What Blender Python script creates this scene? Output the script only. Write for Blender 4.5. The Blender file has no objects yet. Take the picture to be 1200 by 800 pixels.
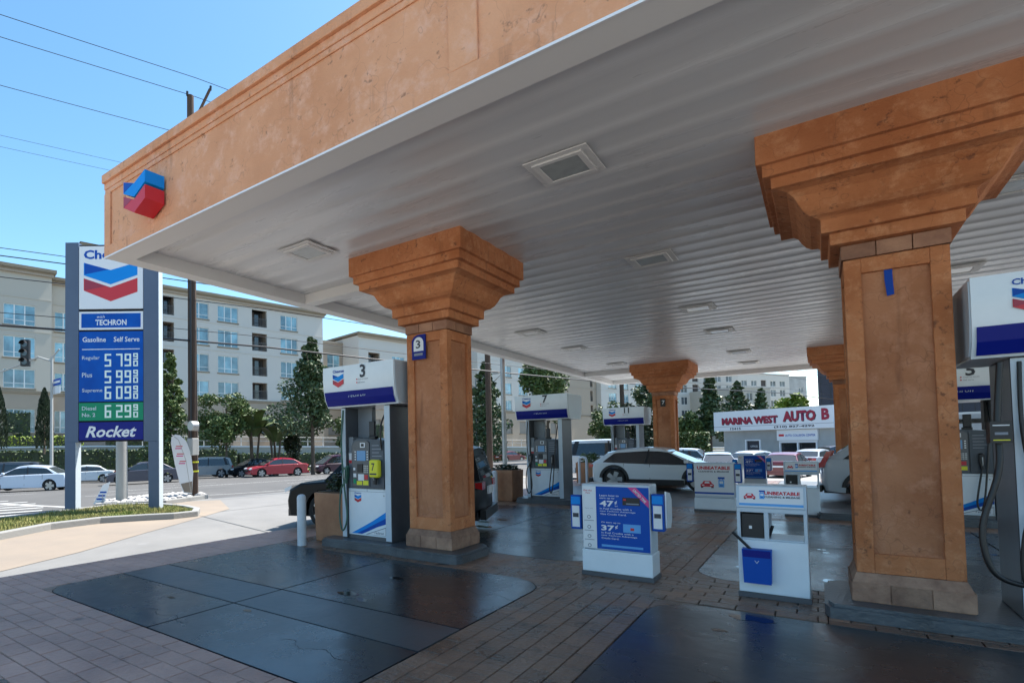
import bpy, bmesh, math, random
from mathutils import Vector, Matrix, noise
random.seed(7)
C = bpy.context.scene.collection
SC = bpy.context.scene
rad = math.radians
sin, cos, PI = math.sin, math.cos, math.pi

# ------------------------------------------------------------------ camera
cam_d = bpy.data.cameras.new('camera'); cam = bpy.data.objects.new('camera', cam_d); C.objects.link(cam)
cam_d.sensor_width = 36; cam_d.lens = 645.9 / 1200 * 36
cam_d.shift_x = (600 - 448.9) / 1200; cam_d.shift_y = (499.9 - 400) / 1200
cam_d.clip_start = 0.05; cam_d.clip_end = 4000
yw, pt, rl = -0.67, 0.0345, -0.0169
F = Vector((sin(yw) * cos(pt), cos(yw) * cos(pt), sin(pt))); R0 = Vector((cos(yw), -sin(yw), 0)); U0 = R0.cross(F)
Rv = cos(rl) * R0 + sin(rl) * U0; Uv = -sin(rl) * R0 + cos(rl) * U0
M = Matrix((Rv, Uv, -F)).transposed().to_4x4(); M.translation = Vector((0, 0, 1.6))
cam.matrix_world = M; SC.camera = cam
SC.render.resolution_x = 1024; SC.render.resolution_y = 682

# ------------------------------------------------------------------ sky, sun, exposure
SUN_EL, SUN_AZ = rad(61), rad(16)          # azimuth from +Y towards +X
W = bpy.data.worlds.new('World'); SC.world = W; W.use_nodes = True
nt = W.node_tree; bg = nt.nodes['Background']
sky = nt.nodes.new('ShaderNodeTexSky'); sky.sky_type = 'NISHITA'; sky.sun_disc = False
sky.sun_elevation = SUN_EL; sky.sun_rotation = SUN_AZ; sky.air_density = 1.0; sky.dust_density = 0.6; sky.ozone_density = 1.6
hs_ = nt.nodes.new('ShaderNodeHueSaturation'); hs_.inputs['Saturation'].default_value = 1.18; hs_.inputs['Hue'].default_value = .488
nt.links.new(sky.outputs[0], hs_.inputs['Color']); nt.links.new(hs_.outputs[0], bg.inputs[0]); bg.inputs[1].default_value = 0.086
sd = bpy.data.lights.new('sun', 'SUN'); sd.energy = 3.4; sd.angle = rad(0.53); sd.color = (1.0, 0.95, 0.88)
so = bpy.data.objects.new('sun', sd); C.objects.link(so)
sdir = Vector((sin(SUN_AZ) * cos(SUN_EL), cos(SUN_AZ) * cos(SUN_EL), sin(SUN_EL)))
so.rotation_euler = sdir.to_track_quat('Z', 'Y').to_euler(); so.location = (0, 0, 60)
SC.view_settings.view_transform = 'Standard'; SC.view_settings.look = 'None'
SC.view_settings.exposure = 1.72; SC.view_settings.gamma = 1.0; SC.view_settings.use_curve_mapping = False

# ------------------------------------------------------------------ materials
MAT = {}
def mat(name, col, rough=0.6, metal=0.0, noise_s=0, noise_a=0.0, col2=None, bump=0, bump_s=None, spec=0.5, rnd=0.0,
        rough2=None, coat=0, stretch=None, detail=6, emis=0, trans=0, ramp=(0.35, 0.7), coords='Object', alpha=None, third=None):
    m = bpy.data.materials.new(name); m.use_nodes = True; n = m.node_tree.nodes; l = m.node_tree.links
    b = n['Principled BSDF']; b.inputs['Base Color'].default_value = (*col, 1); b.inputs['Roughness'].default_value = rough
    b.inputs['Metallic'].default_value = metal; b.inputs['Specular IOR Level'].default_value = spec
    if coat: b.inputs['Coat Weight'].default_value = coat; b.inputs['Coat Roughness'].default_value = 0.05
    if emis: b.inputs['Emission Color'].default_value = (*col, 1); b.inputs['Emission Strength'].default_value = emis
    if trans: b.inputs['Transmission Weight'].default_value = trans
    last = None
    if noise_s:
        tc = n.new('ShaderNodeTexCoord'); vec = tc.outputs[coords] if coords != 'World' else n.new('ShaderNodeNewGeometry').outputs['Position']
        if stretch:
            mp = n.new('ShaderNodeMapping'); mp.inputs['Scale'].default_value = stretch; l.new(vec, mp.inputs[0]); vec = mp.outputs[0]
        nz = n.new('ShaderNodeTexNoise'); nz.inputs['Scale'].default_value = noise_s; nz.inputs['Detail'].default_value = detail
        nz.inputs['Roughness'].default_value = 0.62
        l.new(vec, nz.inputs['Vector'])
        rp = n.new('ShaderNodeValToRGB'); c2 = col2 or tuple(c * (1 - noise_a) for c in col)
        rp.color_ramp.elements[0].position = ramp[0]; rp.color_ramp.elements[0].color = (*c2, 1)
        rp.color_ramp.elements[1].position = ramp[1]; rp.color_ramp.elements[1].color = (*col, 1)
        l.new(nz.outputs[0], rp.inputs[0]); last = rp.outputs[0]
        if third:   # fine dark pits / stains: (colour, scale, threshold)
            n3 = n.new('ShaderNodeTexNoise'); n3.inputs['Scale'].default_value = third[1]; n3.inputs['Detail'].default_value = 6
            l.new(vec, n3.inputs['Vector'])
            r3 = n.new('ShaderNodeValToRGB'); r3.color_ramp.elements[0].position = third[2]; r3.color_ramp.elements[0].color = (0, 0, 0, 1)
            r3.color_ramp.elements[1].position = third[2] + 0.14; r3.color_ramp.elements[1].color = (1, 1, 1, 1)
            l.new(n3.outputs[0], r3.inputs[0])
            mx = n.new('ShaderNodeMix'); mx.data_type = 'RGBA'; l.new(r3.outputs[0], mx.inputs[0]); l.new(last, mx.inputs[6])
            mx.inputs[7].default_value = (*third[0], 1); last = mx.outputs[2]
        if rough2 is not None:
            mr = n.new('ShaderNodeMapRange'); mr.inputs[1].default_value = ramp[0]; mr.inputs[2].default_value = ramp[1]
            mr.inputs[3].default_value = rough2; mr.inputs[4].default_value = rough
            l.new(nz.outputs[0], mr.inputs[0]); l.new(mr.outputs[0], b.inputs['Roughness'])
        if bump:
            n2 = n.new('ShaderNodeTexNoise'); n2.inputs['Scale'].default_value = bump_s or noise_s * 6; n2.inputs['Detail'].default_value = 5
            l.new(vec, n2.inputs['Vector'])
            bp = n.new('ShaderNodeBump'); bp.inputs['Strength'].default_value = bump; bp.inputs['Distance'].default_value = 0.02
            l.new(n2.outputs[0], bp.inputs['Height']); l.new(bp.outputs[0], b.inputs['Normal'])
    if rnd:
        oi = n.new('ShaderNodeObjectInfo'); hs = n.new('ShaderNodeHueSaturation')
        mr = n.new('ShaderNodeMapRange'); mr.inputs[3].default_value = 1 - rnd; mr.inputs[4].default_value = 1 + rnd
        l.new(oi.outputs['Random'], mr.inputs[0]); l.new(mr.outputs[0], hs.inputs['Value'])
        if last: l.new(last, hs.inputs['Color'])
        else: hs.inputs['Color'].default_value = (*col, 1)
        last = hs.outputs[0]
    if last: l.new(last, b.inputs['Base Color'])
    MAT[name] = m
    return m

def stucco(name, c0, c1, c2, stain, pit=.64, lf=1.3):
    m = bpy.data.materials.new(name); m.use_nodes = True; n = m.node_tree.nodes; l = m.node_tree.links; b = n['Principled BSDF']
    b.inputs['Roughness'].default_value = .9; b.inputs['Specular IOR Level'].default_value = .3
    P = n.new('ShaderNodeNewGeometry').outputs['Position']
    def nz(sc, det=6, vec=P, ro=.6):
        q = n.new('ShaderNodeTexNoise'); q.inputs['Scale'].default_value = sc; q.inputs['Detail'].default_value = det; q.inputs['Roughness'].default_value = ro; l.new(vec, q.inputs['Vector']); return q.outputs[0]
    def rmp(f, p0, p1, a_, b_):
        q = n.new('ShaderNodeValToRGB'); q.color_ramp.elements[0].position = p0; q.color_ramp.elements[1].position = p1
        q.color_ramp.elements[0].color = (*a_, 1); q.color_ramp.elements[1].color = (*b_, 1); l.new(f, q.inputs[0]); return q.outputs[0]
    def mix(fac, a_, b_, col=None):
        q = n.new('ShaderNodeMix'); q.data_type = 'RGBA'; l.new(fac, q.inputs[0]); l.new(a_, q.inputs[6])
        if col: q.inputs[7].default_value = (*col, 1)
        else: l.new(b_, q.inputs[7])
        return q.outputs[2]
    base = rmp(nz(lf, 8), .36, .64, c1, c0)
    base = mix(rmp(nz(lf * 5, 10, ro=.75), .50, .66, (0, 0, 0), (.75, .75, .75)), base, None, c2)
    mp = n.new('ShaderNodeMapping'); mp.inputs['Scale'].default_value = (5, 5, .55); l.new(P, mp.inputs[0])
    base = mix(rmp(nz(1.6, 7, mp.outputs[0]), .60, .76, (0, 0, 0), (.55, .55, .55)), base, None, stain)
    base = mix(rmp(nz(9, 8, ro=.7), pit, pit + .06, (0, 0, 0), (.8, .8, .8)), base, None, stain)
    vo = n.new('ShaderNodeTexVoronoi'); vo.feature = 'DISTANCE_TO_EDGE'; vo.inputs['Scale'].default_value = 1.4; 
    wp = n.new('ShaderNodeVectorMath'); wp.operation = 'ADD'; nn = n.new('ShaderNodeTexNoise'); nn.inputs['Scale'].default_value = 3; l.new(P, nn.inputs['Vector']); l.new(P, wp.inputs[0]); l.new(nn.outputs[1], wp.inputs[1]); l.new(wp.outputs[0], vo.inputs['Vector'])
    base = mix(rmp(vo.outputs[0], .0, .006, (.5, .5, .5), (0, 0, 0)), base, None, stain)
    l.new(base, b.inputs['Base Color'])
    ad = n.new('ShaderNodeMath'); ad.operation = 'MULTIPLY_ADD'; ad.inputs[1].default_value = .45; l.new(nz(55, 3), ad.inputs[0]); l.new(nz(14, 8, ro=.7), ad.inputs[2])
    bp = n.new('ShaderNodeBump'); bp.inputs['Strength'].default_value = .75; bp.inputs['Distance'].default_value = .018; l.new(ad.outputs[0], bp.inputs['Height']); l.new(bp.outputs[0], b.inputs['Normal'])
    MAT[name] = m
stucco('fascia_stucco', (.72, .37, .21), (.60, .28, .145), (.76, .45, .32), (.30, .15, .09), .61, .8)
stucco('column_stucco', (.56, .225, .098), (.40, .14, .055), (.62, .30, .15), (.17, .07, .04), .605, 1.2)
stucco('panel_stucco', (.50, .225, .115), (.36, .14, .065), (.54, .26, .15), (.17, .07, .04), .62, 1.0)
mat('stone_tile', (.42, .22, .13), .8, noise_s=4, col2=(.27, .13, .08), bump=.4, bump_s=40, rnd=.18)
mat('base_tile', (.40, .24, .16), .8, noise_s=6, col2=(.22, .12, .08), bump=.5, bump_s=30, rnd=.2)
mat('soffit_white', (.70, .71, .71), .22, noise_s=.9, col2=(.62, .63, .64), spec=.75, coords='World', stretch=(.4, 2, 1), rough2=.34)
mat('trim_white', (.72, .72, .71), .5, noise_s=1.2, col2=(.72, .72, .70), coords='World')
mat('lens', (.45, .48, .47), .2, noise_s=8, col2=(.36, .39, .38), spec=.6)
mat('slab', (.032, .038, .046), .17, noise_s=.8, col2=(.022, .024, .026), rough2=.36, bump=.12, bump_s=9, coords='World', ramp=(.3, .72), third=((.015, .016, .017), 1.9, .68), spec=.6)
mat('slab_mat', (.085, .095, .098), .45, noise_s=1.3, col2=(.05, .056, .06), rough2=.32, bump=.15, bump_s=12, coords='World', third=((.02, .02, .02), 1.4, .62))
mat('slab_grey', (.15, .155, .155), .45, noise_s=1.1, col2=(.07, .072, .075), rough2=.3, bump=.15, bump_s=12, coords='World', ramp=(.3, .7))
mat('oil', (.008, .008, .009), .1, spec=.6)
mat('joint', (.012, .012, .013), .9)
mat('brick', (.56, .335, .25), .65, noise_s=1.1, col2=(.36, .205, .155), rough2=.45, spec=.35, bump=.5, bump_s=26, rnd=.07, coords='World', third=((.06, .05, .048), 3.1, .66))
mat('brick_dark', (.34, .19, .12), .5, noise_s=1.5, col2=(.13, .08, .055), rough2=.22, spec=.4, bump=.7, bump_s=22, rnd=.15, coords='World', third=((.025, .02, .018), 3.1, .62))
mat('kerb_dark', (.10, .115, .13), .38, noise_s=2.5, col2=(.055, .062, .07), rough2=.28, bump=.3, bump_s=30, coords='World', third=((.24, .25, .26), 4.5, .70))
mat('apron', (.21, .207, .20), .8, noise_s=.7, col2=(.165, .164, .16), bump=.15, bump_s=60, coords='World', third=((.27, .27, .27), .9, .72))
mat('concrete_bounce', (.50, .46, .40), .85, noise_s=.5, col2=(.42, .39, .34), coords='World')  # lighter than the apron, for out-of-view slabs that bounce sunlight
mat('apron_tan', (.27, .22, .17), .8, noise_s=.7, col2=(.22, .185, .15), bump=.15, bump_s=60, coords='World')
mat('asphalt', (.105, .103, .10), .85, noise_s=.35, col2=(.08, .079, .077), bump=.2, bump_s=80, coords='World', third=((.085, .085, .085), .22, .66))
mat('lot', (.34, .33, .31), .85, noise_s=.2, col2=(.24, .24, .235), coords='World')
mat('earth', (.32, .29, .24), .95, noise_s=.1, col2=(.26, .24, .2), coords='World')  # lightened so open ground bounces more sun under the canopy
mat('paint_white', (.6, .6, .58), .7, noise_s=6, col2=(.36, .36, .35), coords='World')
mat('kerb', (.26, .26, .25), .85, noise_s=3, col2=(.26, .26, .25), bump=.3, coords='World')
mat('soil', (.10, .065, .04), .95, noise_s=12, col2=(.05, .035, .02), bump=.6)
mat('grass', (.19, .25, .05), .8, noise_s=1.5, col2=(.33, .29, .11), coords='World', rnd=0)
mat('rock', (.45, .44, .42), .85, noise_s=4, col2=(.3, .29, .28), bump=.5, rnd=.2)
for nm, c, c2 in (('leaf', (.12, .17, .045), (.045, .08, .02)), ('leaf_blue', (.085, .125, .045), (.03, .06, .02)),
                  ('leaf_bright', (.22, .29, .03), (.10, .16, .02)), ('leaf_dark', (.028, .048, .016), (.012, .022, .008)),
                  ('leaf_hedge', (.06, .10, .022), (.025, .045, .012)), ('banana', (.09, .13, .04), (.05, .08, .02))):
    mat(nm, c, .55, noise_s=1.6, col2=c2, coords='World', ramp=(.35, .65))
mat('bark', (.16, .12, .085), .95, noise_s=6, col2=(.08, .06, .045), bump=.5, stretch=(1, 1, .2))
mat('wood_pole', (.10, .062, .042), .9, noise_s=5, col2=(.05, .032, .022), bump=.4, stretch=(1, 1, .1))
mat('wall_cream', (.44, .415, .36), .9, noise_s=.25, col2=(.44, .41, .35), coords='World')
mat('wall_white', (.52, .51, .475), .9, noise_s=.25, col2=(.52, .50, .46), coords='World')
mat('wall_tan', (.34, .285, .225), .9, noise_s=.25, col2=(.35, .295, .235), coords='World')
mat('wall_brown', (.30, .235, .18), .9, noise_s=.25, col2=(.25, .20, .155), coords='World')
mat('wall_grey', (.42, .44, .44), .8, noise_s=.3, col2=(.28, .29, .285), coords='World')
mat('wall_navy', (.035, .038, .055), .7, noise_s=.4, col2=(.028, .03, .042), coords='World')
mat('cornice', (.24, .20, .14), .8, noise_s=.6, col2=(.2, .165, .12), coords='World')
mat('roof_brown', (.20, .155, .10), .9, noise_s=2, col2=(.13, .10, .065))
mat('win_frame', (.66, .70, .70), .5)
mat('win_dark_frame', (.20, .19, .17), .6)
mat('glass_blue', (.22, .42, .50), .08, noise_s=.7, col2=(.08, .17, .22), spec=1.0, rnd=.45, coords='World')
mat('glass_far', (.16, .19, .21), .2, noise_s=.4, col2=(.04, .05, .06), rnd=.5, coords='World')
mat('glass_dark', (.02, .025, .03), .06, spec=.9)
mat('glass_car', (.018, .024, .026), .04, spec=1.0)
mat('recess', (.07, .06, .055), .9)
mat('rail', (.10, .095, .09), .6)
mat('rail_light', (.38, .38, .36), .6)
mat('metal_grey', (.20, .23, .26), .38, metal=.0, noise_s=2, col2=(.16, .185, .21))
mat('metal_side', (.09, .10, .115), .32, noise_s=3, col2=(.065, .072, .085), spec=.6)
mat('metal_light', (.50, .58, .65), .35, spec=.6)
mat('steel', (.45, .46, .46), .45, metal=.6, noise_s=3, col2=(.35, .36, .36))
mat('sign_post', (.105, .145, .215), .5, noise_s=1.1, col2=(.09, .125, .19), spec=.3)
mat('sign_sunlit_side', (.46, .52, .56), .5)  # paler than the post, paints sunlight on the sign's right-hand sides
mat('white_gloss', (.76, .83, .88), .28, noise_s=3, col2=(.70, .77, .82), coat=.25)
mat('white_flat', (.74, .76, .78), .5)
mat('blue', (.004, .075, .40), .45, spec=.2)
mat('blue_deep', (.004, .012, .20), .4, spec=.2)
mat('blue_sky', (.004, .25, .72), .45, spec=.2)
mat('blue_sign', (.002, .105, .48), .5, noise_s=1.4, col2=(.002, .07, .36), spec=.15)
mat('blue_light', (.10, .36, .75), .4)
mat('green_sign', (.01, .25, .13), .45, spec=.2)
mat('red', (.58, .02, .035), .4)
mat('red_dark', (.33, .02, .05), .4)
mat('magenta', (.62, .05, .25), .45)
mat('led', (.75, .88, .82), .5)
mat('screen', (.10, .30, .55), .15)
mat('yellow', (.75, .72, .03), .5)
mat('ink', (.03, .035, .05), .5)
mat('ink_grey', (.22, .24, .28), .5)
mat('black', (.012, .012, .014), .45)
mat('black_gloss', (.010, .011, .013), .15, coat=.6)
mat('rubber', (.018, .018, .018), .8)
mat('hose', (.012, .012, .013), .4)
mat('hose_green', (.03, .10, .07), .45)
mat('rim', (.42, .43, .44), .3, metal=.7)
mat('planter', (.42, .21, .11), .75, noise_s=2.6, col2=(.29, .135, .07), bump=.3, bump_s=30, third=((.5, .42, .36), 4, .71))
mat('bollard', (.62, .66, .70), .45, noise_s=5, col2=(.52, .56, .6))
mat('tape', (.004, .05, .33), .4, spec=.2)
mat('head', (.065, .085, .11), .4, noise_s=2, col2=(.045, .06, .08))
mat('light_lens', (.75, .78, .8), .1, spec=.9)
mat('tail_red', (.45, .01, .015), .15, spec=.9)
mat('flag_cloth', (.78, .72, .76), .7, noise_s=2.2, col2=(.75, .35, .42), ramp=(.30, .42))
for nm, c in (('car_black', (.006, .008, .010)), ('car_white', (.66, .70, .72)), ('car_silver', (.46, .50, .54)), ('car_bluewhite', (.55, .62, .72)),
              ('car_charcoal', (.055, .06, .085)), ('car_red', (.36, .012, .028)), ('car_purple', (.055, .015, .035)), ('car_darkred', (.16, .015, .025)),
              ('car_slate', (.045, .055, .075)), ('car_grey', (.30, .31, .31)), ('car_lightblue', (.40, .50, .58))):
    mat(nm, c, .28 if nm != 'car_black' else .3, coat=.8 if nm != 'car_black' else .0, spec=.5 if nm != 'car_black' else .22)
m = MAT['flag_cloth']

# ------------------------------------------------------------------ helpers
class MB:
    def __init__(s): s.v = []; s.f = []; s.m = []; s.mats = []
    def mi(s, m):
        if m not in s.mats: s.mats.append(m)
        return s.mats.index(m)
    def add(s, vs, fs, m):
        o = len(s.v); s.v += [tuple(v) for v in vs]; k = s.mi(m)
        for f in fs: s.f.append(tuple(i + o for i in f)); s.m.append(k)
        return s
    def box(s, x0, x1, y0, y1, z0, z1, m, mtx=None):
        vs = [Vector((x, y, z)) for z in (z0, z1) for y in (y0, y1) for x in (x0, x1)]
        if mtx is not None: vs = [mtx @ v for v in vs]
        return s.add(vs, [(0, 2, 3, 1), (4, 5, 7, 6), (0, 1, 5, 4), (2, 6, 7, 3), (0, 4, 6, 2), (1, 3, 7, 5)], m)
    def prism(s, poly, a0, a1, m, axis='y', mcap=None):
        n = len(poly)
        def P(p, a):
            if axis == 'y': return (p[0], a, p[1])
            if axis == 'x': return (a, p[0], p[1])
            return (p[0], p[1], a)
        vs = [P(p, a0) for p in poly] + [P(p, a1) for p in poly]
        s.add(vs, [(i, (i + 1) % n, (i + 1) % n + n, i + n) for i in range(n)], m)
        s.add(vs, [tuple(range(n))[::-1], tuple(range(n, 2 * n))], mcap or m)
        return s
    def tube(s, pts, r, m, seg=8, caps=True, r1=None):
        pts = [Vector(p) for p in pts]; n = len(pts); rings = []
        up = Vector((0, 0, 1)); prev = None
        for i, p in enumerate(pts):
            d = (pts[min(i + 1, n - 1)] - pts[max(i - 1, 0)]).normalized()
            a = prev if prev is not None else (up if abs(d.z) < .95 else Vector((1, 0, 0)))
            x = (a - d * a.dot(d)).normalized(); y = d.cross(x); prev = x
            rr = r if r1 is None else r + (r1 - r) * i / max(1, n - 1)
            rings.append([p + (x * cos(2 * PI * k / seg) + y * sin(2 * PI * k / seg)) * rr for k in range(seg)])
        vs = [v for g in rings for v in g]
        fs = [(i * seg + k, i * seg + (k + 1) % seg, (i + 1) * seg + (k + 1) % seg, (i + 1) * seg + k) for i in range(n - 1) for k in range(seg)]
        if caps: fs += [tuple(range(seg))[::-1], tuple((n - 1) * seg + k for k in range(seg))]
        return s.add(vs, fs, m)
    def rings(s, prof, m, cx=0, cy=0):      # square loft (half width, z)
        vs = []; n = len(prof)
        for r, z in prof: vs += [(cx - r, cy - r, z), (cx + r, cy - r, z), (cx + r, cy + r, z), (cx - r, cy + r, z)]
        fs = [(i * 4 + k, i * 4 + (k + 1) % 4, (i + 1) * 4 + (k + 1) % 4, (i + 1) * 4 + k) for i in range(n - 1) for k in range(4)]
        fs += [(3, 2, 1, 0), tuple((n - 1) * 4 + k for k in range(4))]
        return s.add(vs, fs, m)
    def quad(s, a, b, c, d, m): return s.add([a, b, c, d], [(0, 1, 2, 3)], m)
    def mesh(s, name, smooth=None):
        me = bpy.data.meshes.new(name); me.from_pydata(s.v, [], s.f)
        for mm in s.mats: me.materials.append(MAT[mm])
        me.polygons.foreach_set('material_index', s.m)
        if smooth:
            me.polygons.foreach_set('use_smooth', [True] * len(me.polygons))
            me.set_sharp_from_angle(angle=rad(smooth))
        me.update(); return me
    def build(s, name, parent=None, loc=None, smooth=None, fix=False):
        me = s.mesh(name, smooth)
        if fix:
            bm = bmesh.new(); bm.from_mesh(me); bmesh.ops.recalc_face_normals(bm, faces=bm.faces); bm.to_mesh(me); bm.free()
        return link(name, me, parent, loc)

def link(name, me, parent=None, loc=None, rotz=0):
    o = bpy.data.objects.new(name, me); C.objects.link(o)
    if parent: o.parent = parent
    if loc: o.location = loc
    if rotz: o.rotation_euler = (0, 0, rotz)
    return o
def bevel(o, w, seg=2):
    b = o.modifiers.new('b', 'BEVEL'); b.width = w; b.segments = seg; b.limit_method = 'ANGLE'; b.angle_limit = rad(35); return o
def tag(o, label, cat, group=None):
    o['label'] = label; o['category'] = cat
    if group: o['group'] = group
    return o
def thing(name, label, cat, loc=(0, 0, 0), rotz=0, group=None):
    o = bpy.data.objects.new(name, None); o.empty_display_size = .3; C.objects.link(o)
    o.location = loc; o.rotation_euler = (0, 0, rotz); return tag(o, label, cat, group)
def struct(o): o['kind'] = 'structure'; return o
def stuff(o): o['kind'] = 'stuff'; return o
KIDS = {}
def dup(root, loc, rotz, label, group=None):
    def cp(o, par):
        c = o.copy(); C.objects.link(c); c.parent = par
        for k in o.children: cp(k, c)
        return c
    r = cp(root, None); r.location = loc; r.rotation_euler = (0, 0, rotz); r['label'] = label
    if group: r['group'] = group
    return r

_tc = bpy.data.curves.new('t', 'FONT')
def text_mesh(s, w=None, h=None, bold=0.0, shear=0, ext=0.0, m='ink', align='L', sp=1.0, mirror=False):
    _tc.body = s; _tc.size = 1; _tc.offset = bold; _tc.shear = shear; _tc.extrude = ext; _tc.resolution_u = 2; _tc.space_character = sp
    ob = bpy.data.objects.new('t', _tc)
    me = bpy.data.meshes.new_from_object(ob); bpy.data.objects.remove(ob)
    xs = [v.co.x for v in me.vertices]; ys = [v.co.y for v in me.vertices]
    x0, x1, y0, y1 = min(xs), max(xs), min(ys), max(ys)
    sy = h / (y1 - y0) if h else None; sx = w / (x1 - x0) if w else None
    sx = sx or sy; sy = sy or sx
    ax = {'L': x0, 'C': (x0 + x1) / 2, 'R': x1}[align]
    for v in me.vertices: v.co = Vector(((v.co.x - ax) * sx, (v.co.z) if ext else 0, (v.co.y - y0) * sy))
    if ext:
        for v in me.vertices: v.co.y = -v.co.y
    me.materials.clear(); me.materials.append(MAT[m])
    for p in me.polygons: p.material_index = 0
    return me
def text(s, parent, loc, w=None, h=None, rot=0, tilt=0, name='lettering', **k):
    o = link(name, text_mesh(s, w, h, **k), parent, loc); o.rotation_euler = (tilt, 0, rot); return o

def emblem(mb, x, z, w, y, dep=0.0, s=1.0):
    """blue and red double V, left top corner (x,z), facing -Y, front at y"""
    def Pt(a, b): return (x + a * w, z + b * w * s)
    light = [Pt(0, -.30), Pt(0, 0), Pt(.5, -.18), Pt(1, 0), Pt(1, -.30), Pt(.5, -.52)]
    redp = [Pt(0, -.66), Pt(0, -.37), Pt(.5, -.59), Pt(1, -.37), Pt(1, -.70), Pt(.5, -.92)]
    tri = [Pt(.015, -.28), Pt(.015, -.01), Pt(.46, -.17)]; tri2 = [Pt(.015, -.66), Pt(.015, -.39), Pt(.42, -.56)]
    d = max(dep, .002)
    mb.prism(light, y, y + d, 'blue_sky'); mb.prism(redp, y, y + d, 'red')
    mb.prism(tri, y - .002, y, 'blue'); mb.prism(tri2, y - .002, y, 'red_dark')
    return mb

def g(x, y):
    a = .03 * min(max(0, -15 - x), 33); w = min(max((x + 22) / 8, .45), 1)
    return -(a + w * .05 * min(max(0, y - 26), 12))
def clip_poly_grid(poly, step):
    """cells of a polygon clipped by a grid, so it can follow the slope"""
    xs = [p[0] for p in poly]; ys = [p[1] for p in poly]; out = []
    def clip(pl, f):
        r = []
        for i in range(len(pl)):
            a, b = pl[i], pl[(i + 1) % len(pl)]; fa, fb = f(a), f(b)
            if fa >= 0: r.append(a)
            if (fa >= 0) != (fb >= 0):
                t = fa / (fa - fb); r.append((a[0] + (b[0] - a[0]) * t, a[1] + (b[1] - a[1]) * t))
        return r
    x = math.floor(min(xs) / step) * step
    while x < max(xs):
        col = clip(clip(poly, lambda p: p[0] - x), lambda p: x + step - p[0])
        if len(col) > 2:
            y = math.floor(min(ys) / step) * step
            while y < max(ys):
                c = clip(clip(col, lambda p: p[1] - y), lambda p: y + step - p[1])
                if len(c) > 2: out.append(c)
                y += step
        x += step
    return out
def sheet(name, poly, dz, m, step=6, parent=None):
    mb = MB()
    for c in clip_poly_grid(poly, step):
        mb.add([(p[0], p[1], g(*p) + dz) for p in c], [tuple(range(len(c)))], m)
    o = mb.build(name, parent)
    bm = bmesh.new(); bm.from_mesh(o.data); bmesh.ops.remove_doubles(bm, verts=bm.verts, dist=.0005)
    for f in bm.faces:
        f.normal_update()
        if f.normal.z < 0: f.normal_flip()
    bm.to_mesh(o.data); bm.free(); return o

# ------------------------------------------------------------------ ground, street
mb = MB()
xs = [-1500, -700, -300, -150, -90, -70, -48] + list(range(-45, -14, 3)) + [-12, 0, 12, 40, 90, 200, 500, 1500]
ys = [-1500, -500, -150, -50, -20, 0, 10, 20, 26, 28, 30, 32, 34, 36, 38, 44, 60, 90, 150, 300, 700, 1500]
vs = [(x, y, g(x, y) - .06) for y in ys for x in xs]; nx = len(xs)
mb.add(vs, [(j * nx + i, j * nx + i + 1, (j + 1) * nx + i + 1, (j + 1) * nx + i) for j in range(len(ys) - 1) for i in range(nx - 1)], 'earth')
struct(mb.build('ground'))
ra = rad(18); RU = Vector((sin(ra), cos(ra))); RN = Vector((-cos(ra), sin(ra))); RO = Vector((-16.4, 12.0))
def rp(t, n): v = RO + RU * t + RN * n; return (v.x, v.y)
near = [rp(160, 0), rp(60, 0), (-12.4, 22.8), (-15.6, 13.6), (-16.0, 10.9), (-18.6, 11.4), (-18.55, 8.9), (-17.5, 7.5), (-16.6, 6.6), (-15.8, 5.9), (-15.1, 4.2), (-14.4, 1), (-14.6, -6), (-18, -30), (-30, -60)]
road = near + [rp(-70, 33), rp(160, 33)]
struct(sheet('street', road, -.02, 'asphalt'))
struct(sheet('driveway_apron', [(-8.3, -18), (-8.3, 27), (-7.0, 60), rp(58, -.2), (-12.2, 22.7), (-15.5, 13.5), (-15.9, 10.9), (-17.9, 11.2), (-17.9, 9), (-16.8, 7.6), (-14.9, 7.0), (-14.3, 4.4), (-13.8, 1), (-14, -6), (-14, -18)], -.012, 'apron'))
struct(sheet('tan_apron_patch', [(-8.9, -12), (-8.55, 2.2), (-9.3, 3.9), (-10.3, 5.5), (-11.1, 6.9), (-12.4, 9.0), (-14.8, 10.4), (-15.6, 9.6), (-15.0, 8.5), (-13.5, 7.5), (-13.2, 4.4), (-12.6, 1), (-11, -4), (-11, -12)], -.006, 'apron_tan'))  # tan area laid over the paler apron
struct(sheet('parking_lot', [(-8.3, 27), (-8.3, 20), (30, 20), (60, 20), (60, 90), (0, 90), rp(60, -.2), (-7.0, 60)], -.016, 'lot'))
struct(sheet('forecourt_bed', [(-8.3, -18), (26, -18), (26, 26.5), (-8.3, 26.5)], -.03, 'joint', 12))
struct(sheet('far_sidewalk', [rp(-70, 33.3), rp(160, 33.3), rp(160, 35.6), rp(-70, 35.6)], .12, 'apron'))
mb = MB()
for i in range(-12, 26):
    a, b = rp(i * 6, 33), rp(i * 6 + 6, 33); c, d = rp(i * 6 + 6, 33.3), rp(i * 6, 33.3)
    vs = [(p[0], p[1], g(*p) + z) for z in (-.1, .13) for p in (a, b, c, d)]
    mb.add(vs, [(0, 1, 5, 4), (1, 2, 6, 5), (2, 3, 7, 6), (3, 0, 4, 7), (4, 5, 6, 7)], 'kerb')
struct(mb.build('far_kerb'))
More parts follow.
